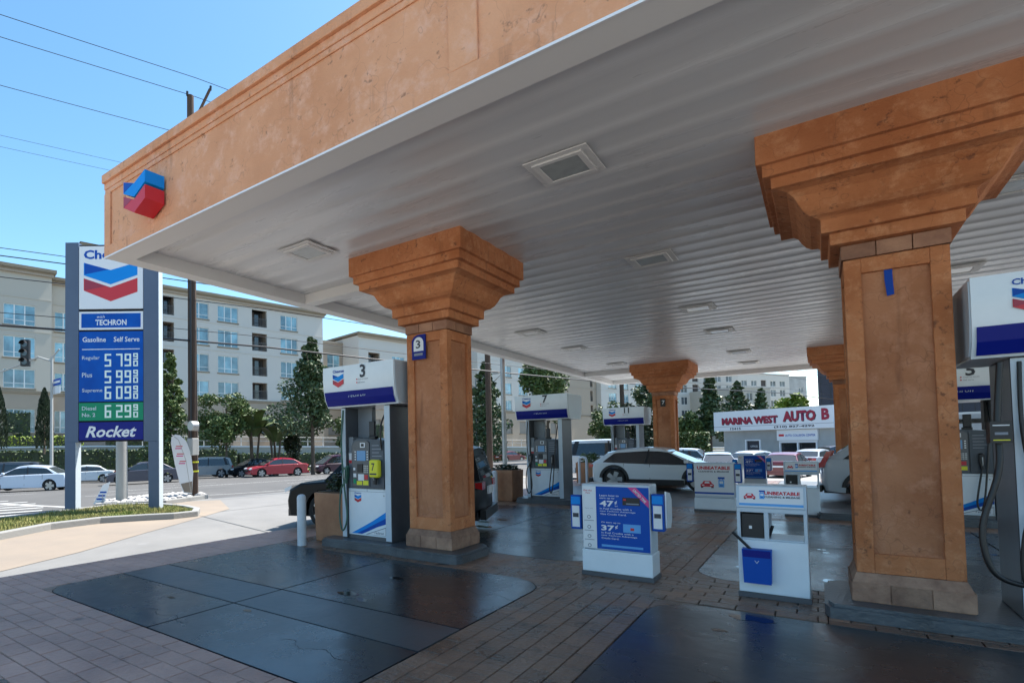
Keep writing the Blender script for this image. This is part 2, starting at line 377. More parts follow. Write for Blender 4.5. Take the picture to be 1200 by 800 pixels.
# joints scored into the apron
mb = MB()
def strip(mb, pts, w, dz, m):
    for a, b in zip(pts[:-1], pts[1:]):
        a, b = Vector(a), Vector(b); d = (b - a).normalized(); n_ = Vector((-d.y, d.x)) * w / 2; L_ = (b - a).length; k = max(1, int(L_ / 2))
        for i in range(k):
            p, q = a + d * L_ * i / k, a + d * L_ * (i + 1) / k
            c = [p - n_, q - n_, q + n_, p + n_]
            mb.add([(v.x, v.y, g(v.x, v.y) + dz) for v in c], [(0, 1, 2, 3)], m)
for pts in ([(-8.3, 6.9), (-12.6, 7.9)], [(-8.3, 11.5), (-13.9, 12.8)], [(-8.3, 16), (-13.5, 17)], [(-12.1, 8.5), (-11.6, 20)], [(-8.3, 2.2), (-11.4, 2.6)], [(-8.3, 21), (-12.6, 21.9)]):
    strip(mb, pts, .025, -.004, 'slab_grey')
struct(mb.build('apron_joints'))
# road paint: lane lines and crosswalk bars
mb = MB()
def ln(t0, t1, n, w=.12): strip(mb, [rp(t0, n), rp(t1, n)], w, -.014, 'paint_white')
for n in (3.4, 6.6):
    for t in range(-40, 120, 9): ln(t, t + 3.5, n)
for n in (9.9, 10.3): ln(-3, 140, n, .1)
for n in (13.5, 16.8):
    for t in range(-36, 120, 9): ln(t, t + 3.5, n)
strip(mb, [(-17.4, 7.9), (-18.9, 9.2), (-19.0, 11.0), (-17.3, 12.3), (-16.2, 15), (-13.6, 23), rp(60, .7)], .12, -.014, 'paint_white')
for (x, y) in ((-25.2, 7.9), (-23.2, 7.9), (-21.6, 7.6), (-20.3, 7.2), (-19.0, 6.9), (-17.7, 6.4), (-16.6, 5.8), (-15.9, 5.2)):
    a = Vector((x, y)); strip(mb, [a, a - Vector((sin(rad(24)), cos(rad(24)))) * 5.5], .34, -.014, 'paint_white')
strip(mb, [(-27, 7.0), (-16.2, 7.3)], .2, -.0135, 'paint_white')
struct(mb.build('road_markings'))

# ------------------------------------------------------------------ forecourt slabs and stamped bricks
fore = struct(MB().box(-8.3, 26, -18, -17.9, -.06, -.031, 'joint').build('forecourt'))
def slab(x0, x1, y0, y1, m='slab', corners=(), r=.35):
    j = .011; x0 += j; x1 -= j; y0 += j; y1 -= j; poly = []
    for (cx, cy, k) in ((x0, y0, 0), (x1, y0, 1), (x1, y1, 2), (x0, y1, 3)):
        if k in corners:
            sx = 1 if cx == x0 else -1; sy = 1 if cy == y0 else -1
            ox, oy = cx + sx * r, cy + sy * r; st = [PI, 1.5 * PI, 0, .5 * PI][k]
            for q in range(7):
                a = st + q * PI / 12; poly.append((ox + r * cos(a), oy + r * sin(a)))
        else: poly.append((cx, cy))
    for k in corners:
        cx, cy = ((x0 - j, y0 - j), (x1 + j, y0 - j), (x1 + j, y1 + j), (x0 - j, y1 + j))[k]; sx = 1 if k in (0, 3) else -1; sy = 1 if k in (0, 1) else -1
        rr = r + .0; ox, oy = cx + sx * (rr + j), cy + sy * (rr + j); arc = []
        for q in range(7):
            a = [PI, 1.5 * PI, 0, .5 * PI][k] + q * PI / 12; arc.append((ox + (rr + j * .9) * cos(a), oy + (rr + j * .9) * sin(a)))
        MB().prism([(cx, cy)] + arc[::-1], -.029, -.001, 'brick_dark', axis='z').build('corner_brick', fore)
    o = MB().prism(poly, -.029, 0, m, axis='z').build('concrete_slab', fore); return o
# bay 1 (in front of the first island)
SX0, SX1 = -7.2, -2.5
slab(SX0, -4.83, 2.6, 3.55, 'slab', (0,)); slab(-4.83, SX1, 2.6, 3.55)
slab(SX0, -4.83, 3.55, 4.2, 'slab_mat'); slab(-4.83, SX1, 3.55, 4.2, 'slab_mat')
slab(SX0, -4.83, 4.2, 6.2, 'slab'); slab(-4.83, SX1, 4.2, 6.2, 'slab', (2,), .45)
slab(-1.36, 1.9, 2.6, 6.15, 'slab', (3,), .45); slab(1.9, 5.6, 2.6, 6.15); slab(5.6, 9.6, 2.6, 6.15)
slab(-1.36, 1.9, -1.4, 2.6 - .0); slab(1.9, 5.6, -1.4, 2.6)
slab(SX0 + 2.6, SX1, -1.6, 1.42, 'slab_grey', (3,), .3)
for (y0, y1) in ((7.4, 13.3), (14.95, 20.7), (22.6, 26.4)):
    ym = (y0 + y1) / 2
    for (x0, x1, c1, c2) in ((-7.2, -4.83, (0,), (3,)), (-4.83, -2.45, (1,), (2,)), (-1.25, 1.9, (0,), (3,)), (1.9, 5.6, (), ()), (5.6, 9.6, (), ())):
        slab(x0, x1, y0, ym, 'slab_grey' if y0 > 14 else 'slab', c1, .45); slab(x0, x1, ym, y1, 'slab_grey' if y0 > 10 else 'slab', c2, .45)
slab(9.6, 26, -17.9, 26.4, 'concrete_bounce'); slab(-8.3, 9.6, -17.9, -2.4, 'concrete_bounce'); slab(-1.36, 9.6, -2.4, -1.4, 'concrete_bounce')  # out-of-view paving, made pale to bounce sun onto the ceiling
mb = MB()
for _ in range(34):
    x, y = random.choice(((random.uniform(-6.9, -2.8), random.uniform(2.8, 6.0)), (random.uniform(-1.1, 3), random.uniform(2.9, 6.0)), (random.uniform(-6, -2.7), random.uniform(8, 12.5)), (random.uniform(-1, 3), random.uniform(8, 12.5))))
    rr = random.uniform(.03, .13); n_ = 11; a0 = random.random() * 6
    mb.add([(x + rr * random.uniform(.6, 1.3) * cos(2 * PI * k / n_ + a0) * 1.5, y + rr * random.uniform(.6, 1.3) * sin(2 * PI * k / n_ + a0), .0016) for k in range(n_)], [tuple(range(n_))], 'oil')
stuff(mb.build('oil_spots', fore))
mb = MB()
for (x, y) in ((-6.3, 4.7), (-3.6, 3.1), (-3.2, 5.3), (1.0, 5.2), (-5.4, 2.9)):
    for k in range(14):
        p = Vector((x + k * .055, y + .05 * sin(k * .9) + .02 * random.random())); q = p + Vector((.055, .05 * (sin(k * .9 + .9) - sin(k * .9))))
        mb.add([(p.x, p.y - .002, .0012), (q.x, q.y - .002, .0012), (q.x, q.y + .0025, .0012), (p.x, p.y + .0025, .0012)], [(0, 1, 2, 3)], 'joint')
stuff(mb.build('hairline_cracks', fore))
# bricks: every area between the slabs
cells = []
def bricks(x0, x1, y0, y1, along='x', bw=.31, bh=.162, m='brick'):
    if along == 'x':
        nr = max(1, round((y1 - y0) / bh)); bh2 = (y1 - y0) / nr
        for r_ in range(nr):
            x = x0 - (r_ % 2) * bw / 2
            while x < x1 - .01:
                a, b = max(x, x0), min(x + bw, x1)
                if b - a > .04: cells.append((a, b, y0 + r_ * bh2, y0 + (r_ + 1) * bh2, m))
                x += bw
    else:
        nr = max(1, round((x1 - x0) / bh)); bh2 = (x1 - x0) / nr
        for r_ in range(nr):
            y = y0 - (r_ % 2) * bw / 2
            while y < y1 - .01:
                a, b = max(y, y0), min(y + bw, y1)
                if b - a > .04: cells.append((x0 + r_ * bh2, x0 + (r_ + 1) * bh2, a, b, m))
                y += bw
bricks(-8.3, -2.5, 1.42, 2.6, 'x')                # strip in front of bay 1
bricks(-8.3, -7.2, 2.6, 7.4, 'x', m='brick')      # strip along the left edge
bricks(-2.5, -1.36, .2, 6.2, 'y', m='brick_dark')
bricks(-7.2, 0, 6.2, 7.4, 'x', m='brick_dark')
bricks(-8.3, -4.6, -1.6, 1.42, 'x')
far_cells0 = len(cells)
bricks(0, 9.6, 6.15, 7.4, 'x', m='brick_dark')
bricks(-8.3, -7.2, 7.4, 26.4, 'x', m='brick')
for (y0, y1) in ((13.3, 14.95), (20.7, 22.6)): bricks(-7.2, 9.6, y0, y1, 'x', m='brick_dark')
for (y0, y1) in ((7.4, 13.3), (14.95, 20.7), (22.6, 26.4)): bricks(-2.45, -1.25, y0, y1, 'y', m='brick_dark')
bricks(-2.5, -1.36, -2.4, .2, 'y', m='brick_dark')
def seen(c):
    x, y = (c[0] + c[1]) / 2, (c[2] + c[3]) / 2
    d = Vector((x, y, -1.6)); z = d.dot(F)
    if z < .3: return None
    u = 448.9 + 645.9 * d.dot(Rv) / z; v = 499.9 - 645.9 * d.dot(Uv) / z
    if not (-10 < u < 1210 and v < 812): return None
    return (c[1] - c[0]) * (c[3] - c[2]) / z ** 3
big = sorted([c for c in cells if seen(c)], key=lambda c: -seen(c))[:300]; bigs = set(big)
shared = {}
for c in big:
    w, h = c[1] - c[0], c[3] - c[2]; k = (round(w, 3), round(h, 3), c[4])
    if k not in shared:
        q = .0035; b_ = .004; mb = MB()
        pr = [(w / 2 - q - .0, h / 2 - q, -.029), (w / 2 - q, h / 2 - q, -.008), (w / 2 - q - b_, h / 2 - q - b_, 0)]
        vs = []
        for (a, b, z) in pr: vs += [(-a, -b, z), (a, -b, z), (a, b, z), (-a, b, z)]
        fs = [(i * 4 + j, i * 4 + (j + 1) % 4, (i + 1) * 4 + (j + 1) % 4, (i + 1) * 4 + j) for i in range(2) for j in range(4)] + [(8, 9, 10, 11)]
        mb.add(vs, fs, c[4]); shared[k] = mb.mesh('brick')
    o = link('brick', shared[k], fore, ((c[0] + c[1]) / 2, (c[2] + c[3]) / 2, random.uniform(-.0025, .0005)))
    o.rotation_euler = (random.uniform(-.003, .003), random.uniform(-.003, .003), random.uniform(-.002, .002))
mb = MB()
for c in cells:
    if c in bigs: continue
    q = .0035; z = random.uniform(-.002, 0)
    mb.add([(c[0] + q, c[2] + q, -.029), (c[1] - q, c[2] + q, -.029), (c[1] - q, c[3] - q, -.029), (c[0] + q, c[3] - q, -.029),
            (c[0] + q, c[2] + q, z), (c[1] - q, c[2] + q, z), (c[1] - q, c[3] - q, z), (c[0] + q, c[3] - q, z)],
           [(4, 5, 6, 7), (0, 1, 5, 4), (1, 2, 6, 5), (2, 3, 7, 6), (3, 0, 4, 7)], c[4])
stuff(mb.build('brick_field', fore))

# ------------------------------------------------------------------ canopy
CX0, CX1, CY0, CY1, ZB, ZC, ZT = -7.49, 6.6, 3.45, 26.14, 4.2, 4.36, 5.31
can = thing('canopy', 'long white metal canopy ceiling with orange stucco fascia over the pumps', 'canopy', (0, 0, 0))
def fascia(name, ax, a0, a1, pos, out):
    """panelled stucco face; along x (ax='x') at y=pos or along y at x=pos; out=+-1 outward"""
    mb = MB()
    def bx(s0, s1, d0, d1, z0, z1):
        lo, hi = sorted((pos + out * d0, pos + out * d1))
        if ax == 'x': mb.box(s0, s1, lo, hi, z0, z1, 'fascia_stucco')
        else: mb.box(lo, hi, s0, s1, z0, z1, 'fascia_stucco')
    bx(a0, a1, -.20, -.028, ZB, ZT - .03)
    bx(a0, a1, -.028, 0, ZB + .001, ZB + .14)                      # bottom rail
    bx(a0, a1, -.028, 0, 5.12, 5.20)
    bx(a0, a1, -.0279, -.012, 5.06, 5.12)
    bx(a0, a1, -.21, .035, 5.20, ZT)                           # coping
    return mb, bx
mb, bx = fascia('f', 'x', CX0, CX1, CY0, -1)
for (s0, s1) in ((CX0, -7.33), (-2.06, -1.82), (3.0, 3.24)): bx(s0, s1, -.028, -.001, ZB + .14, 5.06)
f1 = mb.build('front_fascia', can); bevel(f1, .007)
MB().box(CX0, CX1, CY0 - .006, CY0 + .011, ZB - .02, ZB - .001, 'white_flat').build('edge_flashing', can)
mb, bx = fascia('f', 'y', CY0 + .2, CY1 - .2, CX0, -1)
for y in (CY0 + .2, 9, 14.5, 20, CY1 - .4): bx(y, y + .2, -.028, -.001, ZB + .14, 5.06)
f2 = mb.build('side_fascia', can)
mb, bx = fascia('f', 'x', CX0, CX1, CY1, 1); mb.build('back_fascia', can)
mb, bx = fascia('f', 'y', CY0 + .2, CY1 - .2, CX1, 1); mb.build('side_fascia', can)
mb = MB(); e = .26          # white border under the fascia with the step up to the ceiling
for (xa, xb, ya, yb, ia, ib, ja, jb) in ((CX0 + .012, CX1 - .012, CY0 + .012, CY0 + .30, .05, .05, .05, 0), (CX0 + .012, CX1 - .012, CY1 - .30, CY1 - .012, .05, .05, 0, .05),
        (CX0 + .012, CX0 + e, CY0 + .30, CY1 - .30, .05, 0, 0, 0), (CX1 - e, CX1 - .012, CY0 + .30, CY1 - .30, 0, .05, 0, 0)):
    mb.box(xa, xb, ya, yb, ZB - .012, ZB - .002, 'trim_white'); mb.box(xa + ia, xb - ib, ya + ja, yb - jb, ZB - .0019, ZC + .01, 'trim_white')
mb.build('border_trim', can)
for (x0, x1, y) in ((CX0 + e, -4.9, 7.02), (CX0 + e, -4.9, 22.15), (1.1, CX1 - e, 7.02), (1.1, CX1 - e, 22.15)):
    mb = MB(); mb.box(x0, x1, y - .11, y + .11, ZB - .008, ZC, 'trim_white'); mb.build('cross_beam', can)
mb = MB(); mb.box(CX0 + .1, CX1 - .1, CY0 + .1, CY1 - .1, ZC + .06, 5.1, 'trim_white'); mb.build('roof_deck', can)
pw = .41; x0, x1 = CX0 + e, CX1 - e
mb = MB(); prof = [(0, .045), (.002, .006), (.02, .000), (.10, .005), (.20, .008), (.31, .005), (.395, .000), (.402, -.003), (.4085, -.003), (.4085, .045)]
for xa, xb in ((x0, x1),):
    nseg = 14; vs = []
    for i in range(nseg + 1):
        X = xa + (xb - xa) * i / nseg
        for (a, b) in prof: vs.append((X, a, b))
    npf = len(prof)
    mb.add(vs, [(i * npf + j, (i + 1) * npf + j, (i + 1) * npf + j + 1, i * npf + j + 1) for i in range(nseg) for j in range(npf - 1)], 'soffit_white')
for v in range(len(mb.v)):
    x, y, z = mb.v[v]
    if .02 < y < .39: mb.v[v] = (x, y, z + .0025 * sin(x * 2.1 + 1) + .002 * sin(x * 5.3))
base = mb.mesh('ceiling_panel', 40)
variants = [base]
for k in range(4):
    c = base.copy()
    for v in c.vertices:
        if .015 < v.co.y < .395 and v.co.z < .02: v.co.z += .003 * sin(v.co.x * (1.3 + .4 * k) + 2 * k) * sin(v.co.y * 8)
    variants.append(c)
yy = CY0 + .30; k = 0
while yy < CY1 - .30:
    o = link('ceiling_panel', variants[k % 5], can, (0, yy, ZC)); o.scale = (1, 1, 1)
    if yy + pw > CY1 - .3: o.scale.y = (CY1 - .3 - yy) / pw
    yy += pw; k += 1
# recessed lights under the canopy
def make_light():
    t = thing('canopy_light', 'square recessed ceiling light', 'ceiling light')
    mb = MB(); s, i = .31, .20
    for (a, b, c, d) in ((-s, s, -s, -i), (-s, s, i, s), (-s, -i, -i, i), (i, s, -i, i)): mb.box(a, b, c, d, -.012, .0, 'trim_white')
    s2 = .245
    for (a, b, c, d) in ((-s2, s2, -s2, -i + .01), (-s2, s2, i - .01, s2), (-s2, -i + .01, -i + .01, i - .01), (i - .01, s2, -i + .01, i - .01)): mb.box(a, b, c, d, -.03, -.0125, 'trim_white')
    bevel(mb.build('frame', t), .004)
    MB().box(-i + .011, i - .011, -i + .011, i - .011, -.022, -.002, 'lens').build('lens', t); return t
L0 = None
names = {0: 'nearest the orange front fascia', 1: 'second from the front', 2: 'third from the front', 3: 'fourth from the front', 4: 'fifth from the front', 5: 'farthest back'}
for cx, rowname in ((-1.9, 'centre row'), (-5.55, 'left row'), (1.85, 'right row')):
    for i, y in enumerate((5.38, 9.0, 13.0, 16.1, 20.4, 23.5)):
        if cx == 1.85 and i in (0, 3, 4, 5): continue
        lab = 'square ceiling light in the %s under the canopy, %s' % (rowname, names[i])
        if L0 is None: L0 = make_light(); L0.location = (cx, y, ZC - .012); L0['label'] = lab; L0['group'] = 'square lights in the canopy ceiling'
        else: dup(L0, (cx, y, ZC - .012), 0, lab, 'square lights in the canopy ceiling')
# 3-D emblem on the fascia
mb = emblem(MB(), -6.47, 4.82, .50, 3.21, .24, .95)
tag(mb.build('emblem_sign'), 'thick blue and red double V emblem at left end of the canopy fascia', 'sign')

# ------------------------------------------------------------------ columns
def column(x, y, label, tiles):
    t = thing('stucco_column', label, 'column', (x, y, .13), 0, 'orange stucco columns under the canopy')
    z = lambda q: q - .13
    prof = [(.37, 3.375), (.44, 3.38), (.44, 3.485), (.50, 3.49), (.50, 3.61), (.525, 3.63), (.575, 3.648), (.62, 3.69), (.655, 3.75), (.685, 3.815), (.735, 3.865), (.80, 3.885), (.845, 3.89), (.845, 3.985), (.905, 3.99), (.905, 4.095), (.95, 4.10), (.95, ZC + .03)]
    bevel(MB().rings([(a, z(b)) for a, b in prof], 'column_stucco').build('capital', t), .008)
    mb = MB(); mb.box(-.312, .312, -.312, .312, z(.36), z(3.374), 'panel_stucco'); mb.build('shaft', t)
    mb = MB(); q = .349; p = .225
    for sx in (-1, 1):
        for sy in (-1, 1):
            a, b = sorted((sx * p, sx * q)); c, d = sorted((sy * p, sy * q)); mb.box(a, b, c, d, z(.385), z(3.235), 'column_stucco')
    for (za, zb) in ((.386, .56), (3.10, 3.234)):
        for sy in (-1, 1):
            c, d = sorted((sy * .30, sy * (q - .001))); mb.box(-p, p, c, d, z(za), z(zb), 'column_stucco'); mb.box(c, d, -p, p, z(za) , z(zb) - .0005, 'column_stucco')
    bevel(mb.build('frame', t), .006)
    MB().rings([(.385, z(.13)), (.385, z(.30)), (.352, z(.384))], 'base_tile').build('base', t)
    # tile courses
    for (zc0, zc1, r, mm, cnt) in ((3.24, 3.372, .352, 'stone_tile', 3), (.135, .30, .385, 'base_tile', 3)):
        for side in range(4):
            ca, sa = cos(side * PI / 2), sin(side * PI / 2)
            wt = 2 * (r + .007) / cnt
            for i in range(cnt):
                if not tiles and cnt: pass
                a = -r - .006 + i * wt + .004; b = a + wt - .008
                vs = [(px, py, pz) for pz in (z(zc0) + .003, z(zc1) - .003) for (px, py) in ((a, -r - .010), (b, -r - .010), (b, -r + .02), (a, -r + .02))]
                vs = [(px * ca - py * sa, px * sa + py * ca, pz) for px, py, pz in vs]
                MB().add(vs, [(0, 1, 5, 4), (1, 2, 6, 5), (2, 3, 7, 6), (3, 0, 4, 7), (4, 5, 6, 7), (3, 2, 1, 0)], mm).build('tile', t)
    return t
column(-4.43, 6.98, 'orange stucco column beside pump 3 with a small blue number plate near its top', 1)
column(.57, 6.98, 'largest orange stucco column at right with a strip of blue tape below its tile course', 1)
column(-4.39, 22.13, 'far orange stucco column standing beside pump 11 behind the white crossover', 1)
column(.72, 22.13, 'far orange stucco column partly hidden behind the largest column', 1)
# number plate on first column
t = thing('number_plate', 'small dark blue arched plate with a white face and number 3 on the column', 'sign', (-4.545, 6.62, 3.02))
pl = [(-.12, -.17), (.12, -.17), (.12, .19)] + [(.12 - .24 * (1 - cos(a)) / 2 * 1.0, .19 + .0 * sin(a)) for a in ()] + [(-.02, .19), (-.08, .165), (-.12, .11)]
MB().prism(pl, 0, .018, 'blue_deep').build('plate', t, (0, -.018, 0))
arch = [(-.085, -.05)] + [(.085, -.05)] + [(.085 * cos(a), .07 + .085 * sin(a)) for a in [PI * i / 10 for i in range(11)]]
MB().prism(arch, -.021, -.0185, 'white_flat').build('face', t)
text('3', t, (-.045, -.0225, -.01), h=.12, w=.08, bold=.02, m='ink'); MB().box(-.08, .07, -.0205, -.0185, -.115, -.08, 'ink_grey').build('caption_strip', t)
t = thing('number_plate', 'tiny dark number plate on the far column beside pump 11', 'sign', (-4.39, 21.775, 2.98))
MB().box(-.08, .08, -.02, .0, -.14, .14, 'black').build('plate', t); text('7', t, (-.03, -.023, -.06), h=.14, m='white_flat', bold=.02)
mb = MB(); mb.add([(.0, 0, 0), (.055, 0, 0), (.055, -.004, -.1), (.06, -.012, -.26), (.012, -.016, -.27), (.0, -.004, -.12)], [(0, 1, 2, 5), (5, 2, 3, 4)], 'tape')
o = mb.build('tape_strip', None, (.50, 6.655, 3.13)); sm = o.modifiers.new('s', 'SOLIDIFY'); sm.thickness = .004
tag(o, 'strip of bright blue tape hanging at top of the largest column panel', 'tape')

# ------------------------------------------------------------------ islands
def island(x0, x1, y0, y1, label, step=None):
    r = .12; poly = [(x0 + r * .3, y0 + (step[1] if step else 0)), ]
    if step: poly += [(step[0], y0 + step[1]), (step[0] + .18, y0)]
    poly += [(x1 - r, y0), (x1 - r * .3, y0 + r * .3), (x1, y0 + r), (x1, y1 - r), (x1 - r, y1), (x0 + r, y1), (x0, y1 - r), (x0, y0 + r + (step[1] if step else 0))]
    t = thing('pump_island', label, 'island', (0, 0, 0), 0, 'dark concrete pump islands')
    cxm, cym = (x0 + x1) / 2, (y0 + y1) / 2
    bevel(MB().prism(poly, .0, .098, 'kerb_dark', axis='z').build('kerb_body', t), .008)
    inner = [(cxm + (a - cxm) * (1 - .016), cym + (b - cym) * (1 - .028)) for a, b in poly]
    bevel(MB().prism(inner, .0985, .13, 'kerb_dark', axis='z').build('kerb_top', t), .012)
    return t
island(-6.43, -3.82, 6.36, 7.36, 'dark concrete island under pump 3 and its orange column', (-5.0, .06))
island(-.02, 3.6, 6.36, 7.5, 'dark concrete island under the largest column at right')
island(-6.55, -4.9, 14.0, 14.95, 'dark concrete island under pump 7')
island(-.1, 3.6, 14.0, 14.95, 'dark concrete island under pump 5 behind the largest column')
island(-6.6, -3.75, 21.6, 22.6, 'dark concrete island under pump 11 behind the white crossover')
island(.1, 3.6, 21.6, 22.6, 'farthest dark concrete island at right behind the white vehicle')

# ------------------------------------------------------------------ fuel pumps
def hose(parent, pts, r=.016, m='hose', name='hose'):
    P = [Vector(p) for p in pts]; out = []
    for i in range(len(P) - 1):
        p0, p1, p2, p3 = P[max(i - 1, 0)], P[i], P[i + 1], P[min(i + 2, len(P) - 1)]
        for k in range(6):
            s = k / 6; out.append(.5 * ((2 * p1) + (p2 - p0) * s + (2 * p0 - 5 * p1 + 4 * p2 - p3) * s * s + (3 * p1 - p0 - 3 * p2 + p3) * s ** 3))
    out.append(P[-1]); return MB().tube(out, r, m, 8).build(name, parent, smooth=60)
def pump(x, y, num, label, hosem='hose', bag=False, z=.13):
    t = thing('fuel_pump', label, 'fuel pump', (x, y, z), 0, 'fuel pumps on the islands')
    # cabinet
    mb = MB(); mb.box(-.40, .38, -.31, .31, .06, .80, 'white_gloss'); bevel(mb.build('lower_cabinet', t), .01)
    MB().box(-.46, .46, -.30, .30, 0, .06, 'metal_side').build('plinth', t)
    MB().box(-.40, .38, -.3125, -.3105, .752, .757, 'ink_grey').build('panel_seam', t); MB().box(-.008, -.003, -.3125, -.3105, .757, .80, 'ink_grey').build('panel_seam', t)
    MB().tube([(.33, -.314, .70), (.33, -.310, .70)], .012, 'steel', 10).build('lock', t)
    sw = [(-.12, .085), (.06, .10), (.2, .15), (.37, .24), (.37, .46), (.2, .35), (.04, .24), (-.2, .15), (-.36, .09)]
    for f, nm in ((-1, 'swoosh_print'),):
        vs = []; mb = MB()
        up = [(-.34, .085), (-.12, .19), (.1, .30), (.37, .455)]; lo = [(-.12, .085), (.02, .14), (.18, .21), (.37, .27)]
        for i in range(3):
            mid0 = tuple((a + b) / 2 for a, b in zip(up[i], lo[i])); mid1 = tuple((a + b) / 2 for a, b in zip(up[i + 1], lo[i + 1]))
            mb.add([(up[i][0], -.313, up[i][1]), (mid0[0], -.313, mid0[1]), (mid1[0], -.313, mid1[1]), (up[i + 1][0], -.313, up[i + 1][1])], [(0, 1, 2, 3)], 'blue_sky')
            mb.add([(mid0[0], -.313, mid0[1]), (lo[i][0], -.313, lo[i][1]), (lo[i + 1][0], -.313, lo[i + 1][1]), (mid1[0], -.313, mid1[1])], [(0, 1, 2, 3)], 'blue')
        mb.build(nm, t)
    MB().add([(-.05, -.313, .085), (.36, -.313, .085), (.36, -.313, .22)], [(0, 1, 2)], 'ink_grey').build('swoosh_shadow', t)
    MB().add([(.0, -.3155, .09), (.355, -.3155, .09), (.355, -.3155, .205)], [(0, 1, 2)], 'white_flat').build('swoosh_tip', t)
    text('Techron', t, (.13, -.317, .105), w=.19, h=.04, m='ink_grey', bold=.02, shear=.2)
    emblem(MB(), -.27, .70, .14, -.3135, .002, .95).build('emblem', t)
    text('Chevron', t, (-.27, -.3135, .715), w=.14, h=.028, m='blue', bold=.02)
    # legs
    for sx in (-1, 1):
        mb = MB(); a, b = (-.5, -.41) if sx < 0 else (.39, .5)
        mb.box(a, b, -.345, .345, 0, 2.10, 'metal_side')
        bevel(mb.build('end_panel', t), .012)
        MB().box(a + .003, b - .003, -.353, -.345, .02, 2.09, 'metal_light').build('corner_trim', t)
        MB().box(a + .003, b - .003, .345, .353, .02, 2.09, 'metal_light').build('corner_trim', t)
    MB().box(-.40, -.10, -.05, .05, 1.6, 2.10, 'metal_grey').build('riser', t)
    # dispenser head
    hp = [(-.30, .805), (.385, .805), (.385, 1.50), (.36, 1.56), (-.14, 1.60), (-.26, 1.56), (-.30, 1.48)]
    bevel(MB().prism(hp, -.335, .335, 'head').build('dispenser_head', t), .02)
    MB().box(-.40, -.305, -.29, .29, .81, 1.62, 'metal_grey').build('side_housing', t)
    MB().box(-.395, -.31, -.296, -.2905, 1.20, 1.36, 'white_flat').build('notice', t); MB().box(-.39, -.315, -.299, -.2965, 1.20, 1.25, 'red').build('notice_band', t)
    fp = [(-.27, .84), (.08, .84), (.08, 1.52), (.03, 1.555), (-.20, 1.555), (-.27, 1.48)]
    MB().prism(fp, -.352, -.336, 'metal_side').build('front_bezel', t)
    Y = -.353
    MB().box(-.17, .01, Y - .006, Y, 1.24, 1.40, 'screen').build('display', t)
    MB().box(-.10, .0, Y - .006, Y, 1.45, 1.525, 'white_flat').build('notice', t); MB().box(-.08, -.02, Y - .008, Y - .0061, 1.465, 1.51, 'black').build('barcode_block', t)
    for i in range(4):
        for sx in (-.215, .035):
            MB().box(sx, sx + .022, Y - .006, Y, 1.25 + i * .04, 1.272 + i * .04, 'white_flat').build('button', t)
    MB().box(-.16, -.05, Y - .014, Y, 1.06, 1.19, 'black').build('card_reader', t)
    mb = MB()
    for i in range(3):
        for j in range(4): mb.box(-.03 + i * .034, -.006 + i * .034, Y - .008, Y, 1.05 + j * .032, 1.072 + j * .032, 'steel')
    mb.build('keypad', t)
    for (a, b, c, d, m_) in ((-.25, -.19, .98, 1.04, 'white_flat'), (-.25, -.19, .88, .95, 'green_sign'), (-.15, -.03, .93, 1.03, 'white_flat'), (-.02, .05, .95, 1.02, 'red'), (-.18, -.07, .86, .92, 'yellow'), (-.05, .06, .86, .93, 'yellow'), (-.25, -.21, 1.09, 1.13, 'white_flat')):
        MB().box(a, b, Y - .004, Y, c, d, m_).build('sticker', t)
    # nozzle bay at right
    MB().box(.10, .37, -.352, -.336, .82, 1.535, 'head').build('nozzle_bay', t)
    mb = MB()
    for i in range(5): mb.box(.14, .28 + .05 * (i % 2), -.3555, -.3525, 1.47 - i * .055, 1.485 - i * .055, 'ink_grey')
    mb.build('instructions', t)
    def nozzle(px, pz, m_='black', back=1):
        n_ = MB(); n_.tube([(px, -.36, pz + .16), (px, -.40, pz + .02), (px + .005, -.41, pz - .12)], .032, m_, 8)
        n_.box(px - .035, px + .035, -.43, -.36, pz - .04, pz + .14, m_); n_.tube([(px, -.40, pz - .1), (px, -.45, pz - .02), (px, -.44, pz + .1)], .01, 'steel', 6)
        bevel(n_.build('nozzle', t, smooth=40), .008)
    nozzle(.235, 1.0)
    if bag:
        mb = MB(); mb.box(.155, .335, -.462, -.355, .985, 1.26, 'yellow'); o = mb.build('out_of_service_bag', t); bevel(o, .03)
        text('7', o, (.215, -.4635, 1.09), w=.06, h=.12, m='ink', bold=.02); MB().box(.18, .31, -.4645, -.4625, 1.03, 1.055, 'ink').build('print', o)
        nozzle(-.365, 1.0, 'hose_green')
    else: nozzle(-.36, 1.03)
    # hose towers and hoses
    MB().box(.335, .375, -.12, .12, 1.58, 2.1, 'black').build('hose_tower', t)
    mb = MB(); mb.box(.03, .16, -.30, -.2, 1.58, 1.63, 'black'); mb.box(.04, .15, -.30, -.26, 1.63, 1.86, 'black', Matrix.Translation((0, 0, 0)) @ Matrix.Rotation(-.0, 4, 'X'))
    bevel(mb.build('hose_hanger', t), .01)
    hose(t, [(-.45, -.36, 2.06), (-.46, -.40, 1.5), (-.40, -.42, .9), (-.33, -.43, .35), (-.42, -.44, .13), (-.50, -.42, .35), (-.47, -.42, .75), (-.37, -.42, .92)], .014, hosem)
    hose(t, [(.355, -.2, 2.06), (.34, -.38, 1.6), (.30, -.42, 1.0), (.24, -.43, .35), (.19, -.43, .16), (.15, -.42, .3), (.2, -.42, .7), (.235, -.41, .9)] if not bag else [(.355, -.2, 2.06), (.345, -.37, 1.8), (.335, -.37, 1.5), (.345, -.3, 1.3)], .014, 'hose')
    # header box
    pf = [(-.53, 2.75), (-.535, 2.60), (-.525, 2.40), (-.49, 2.22), (-.42, 2.10), (.42, 2.10), (.49, 2.22), (.525, 2.40), (.535, 2.60), (.53, 2.75)]
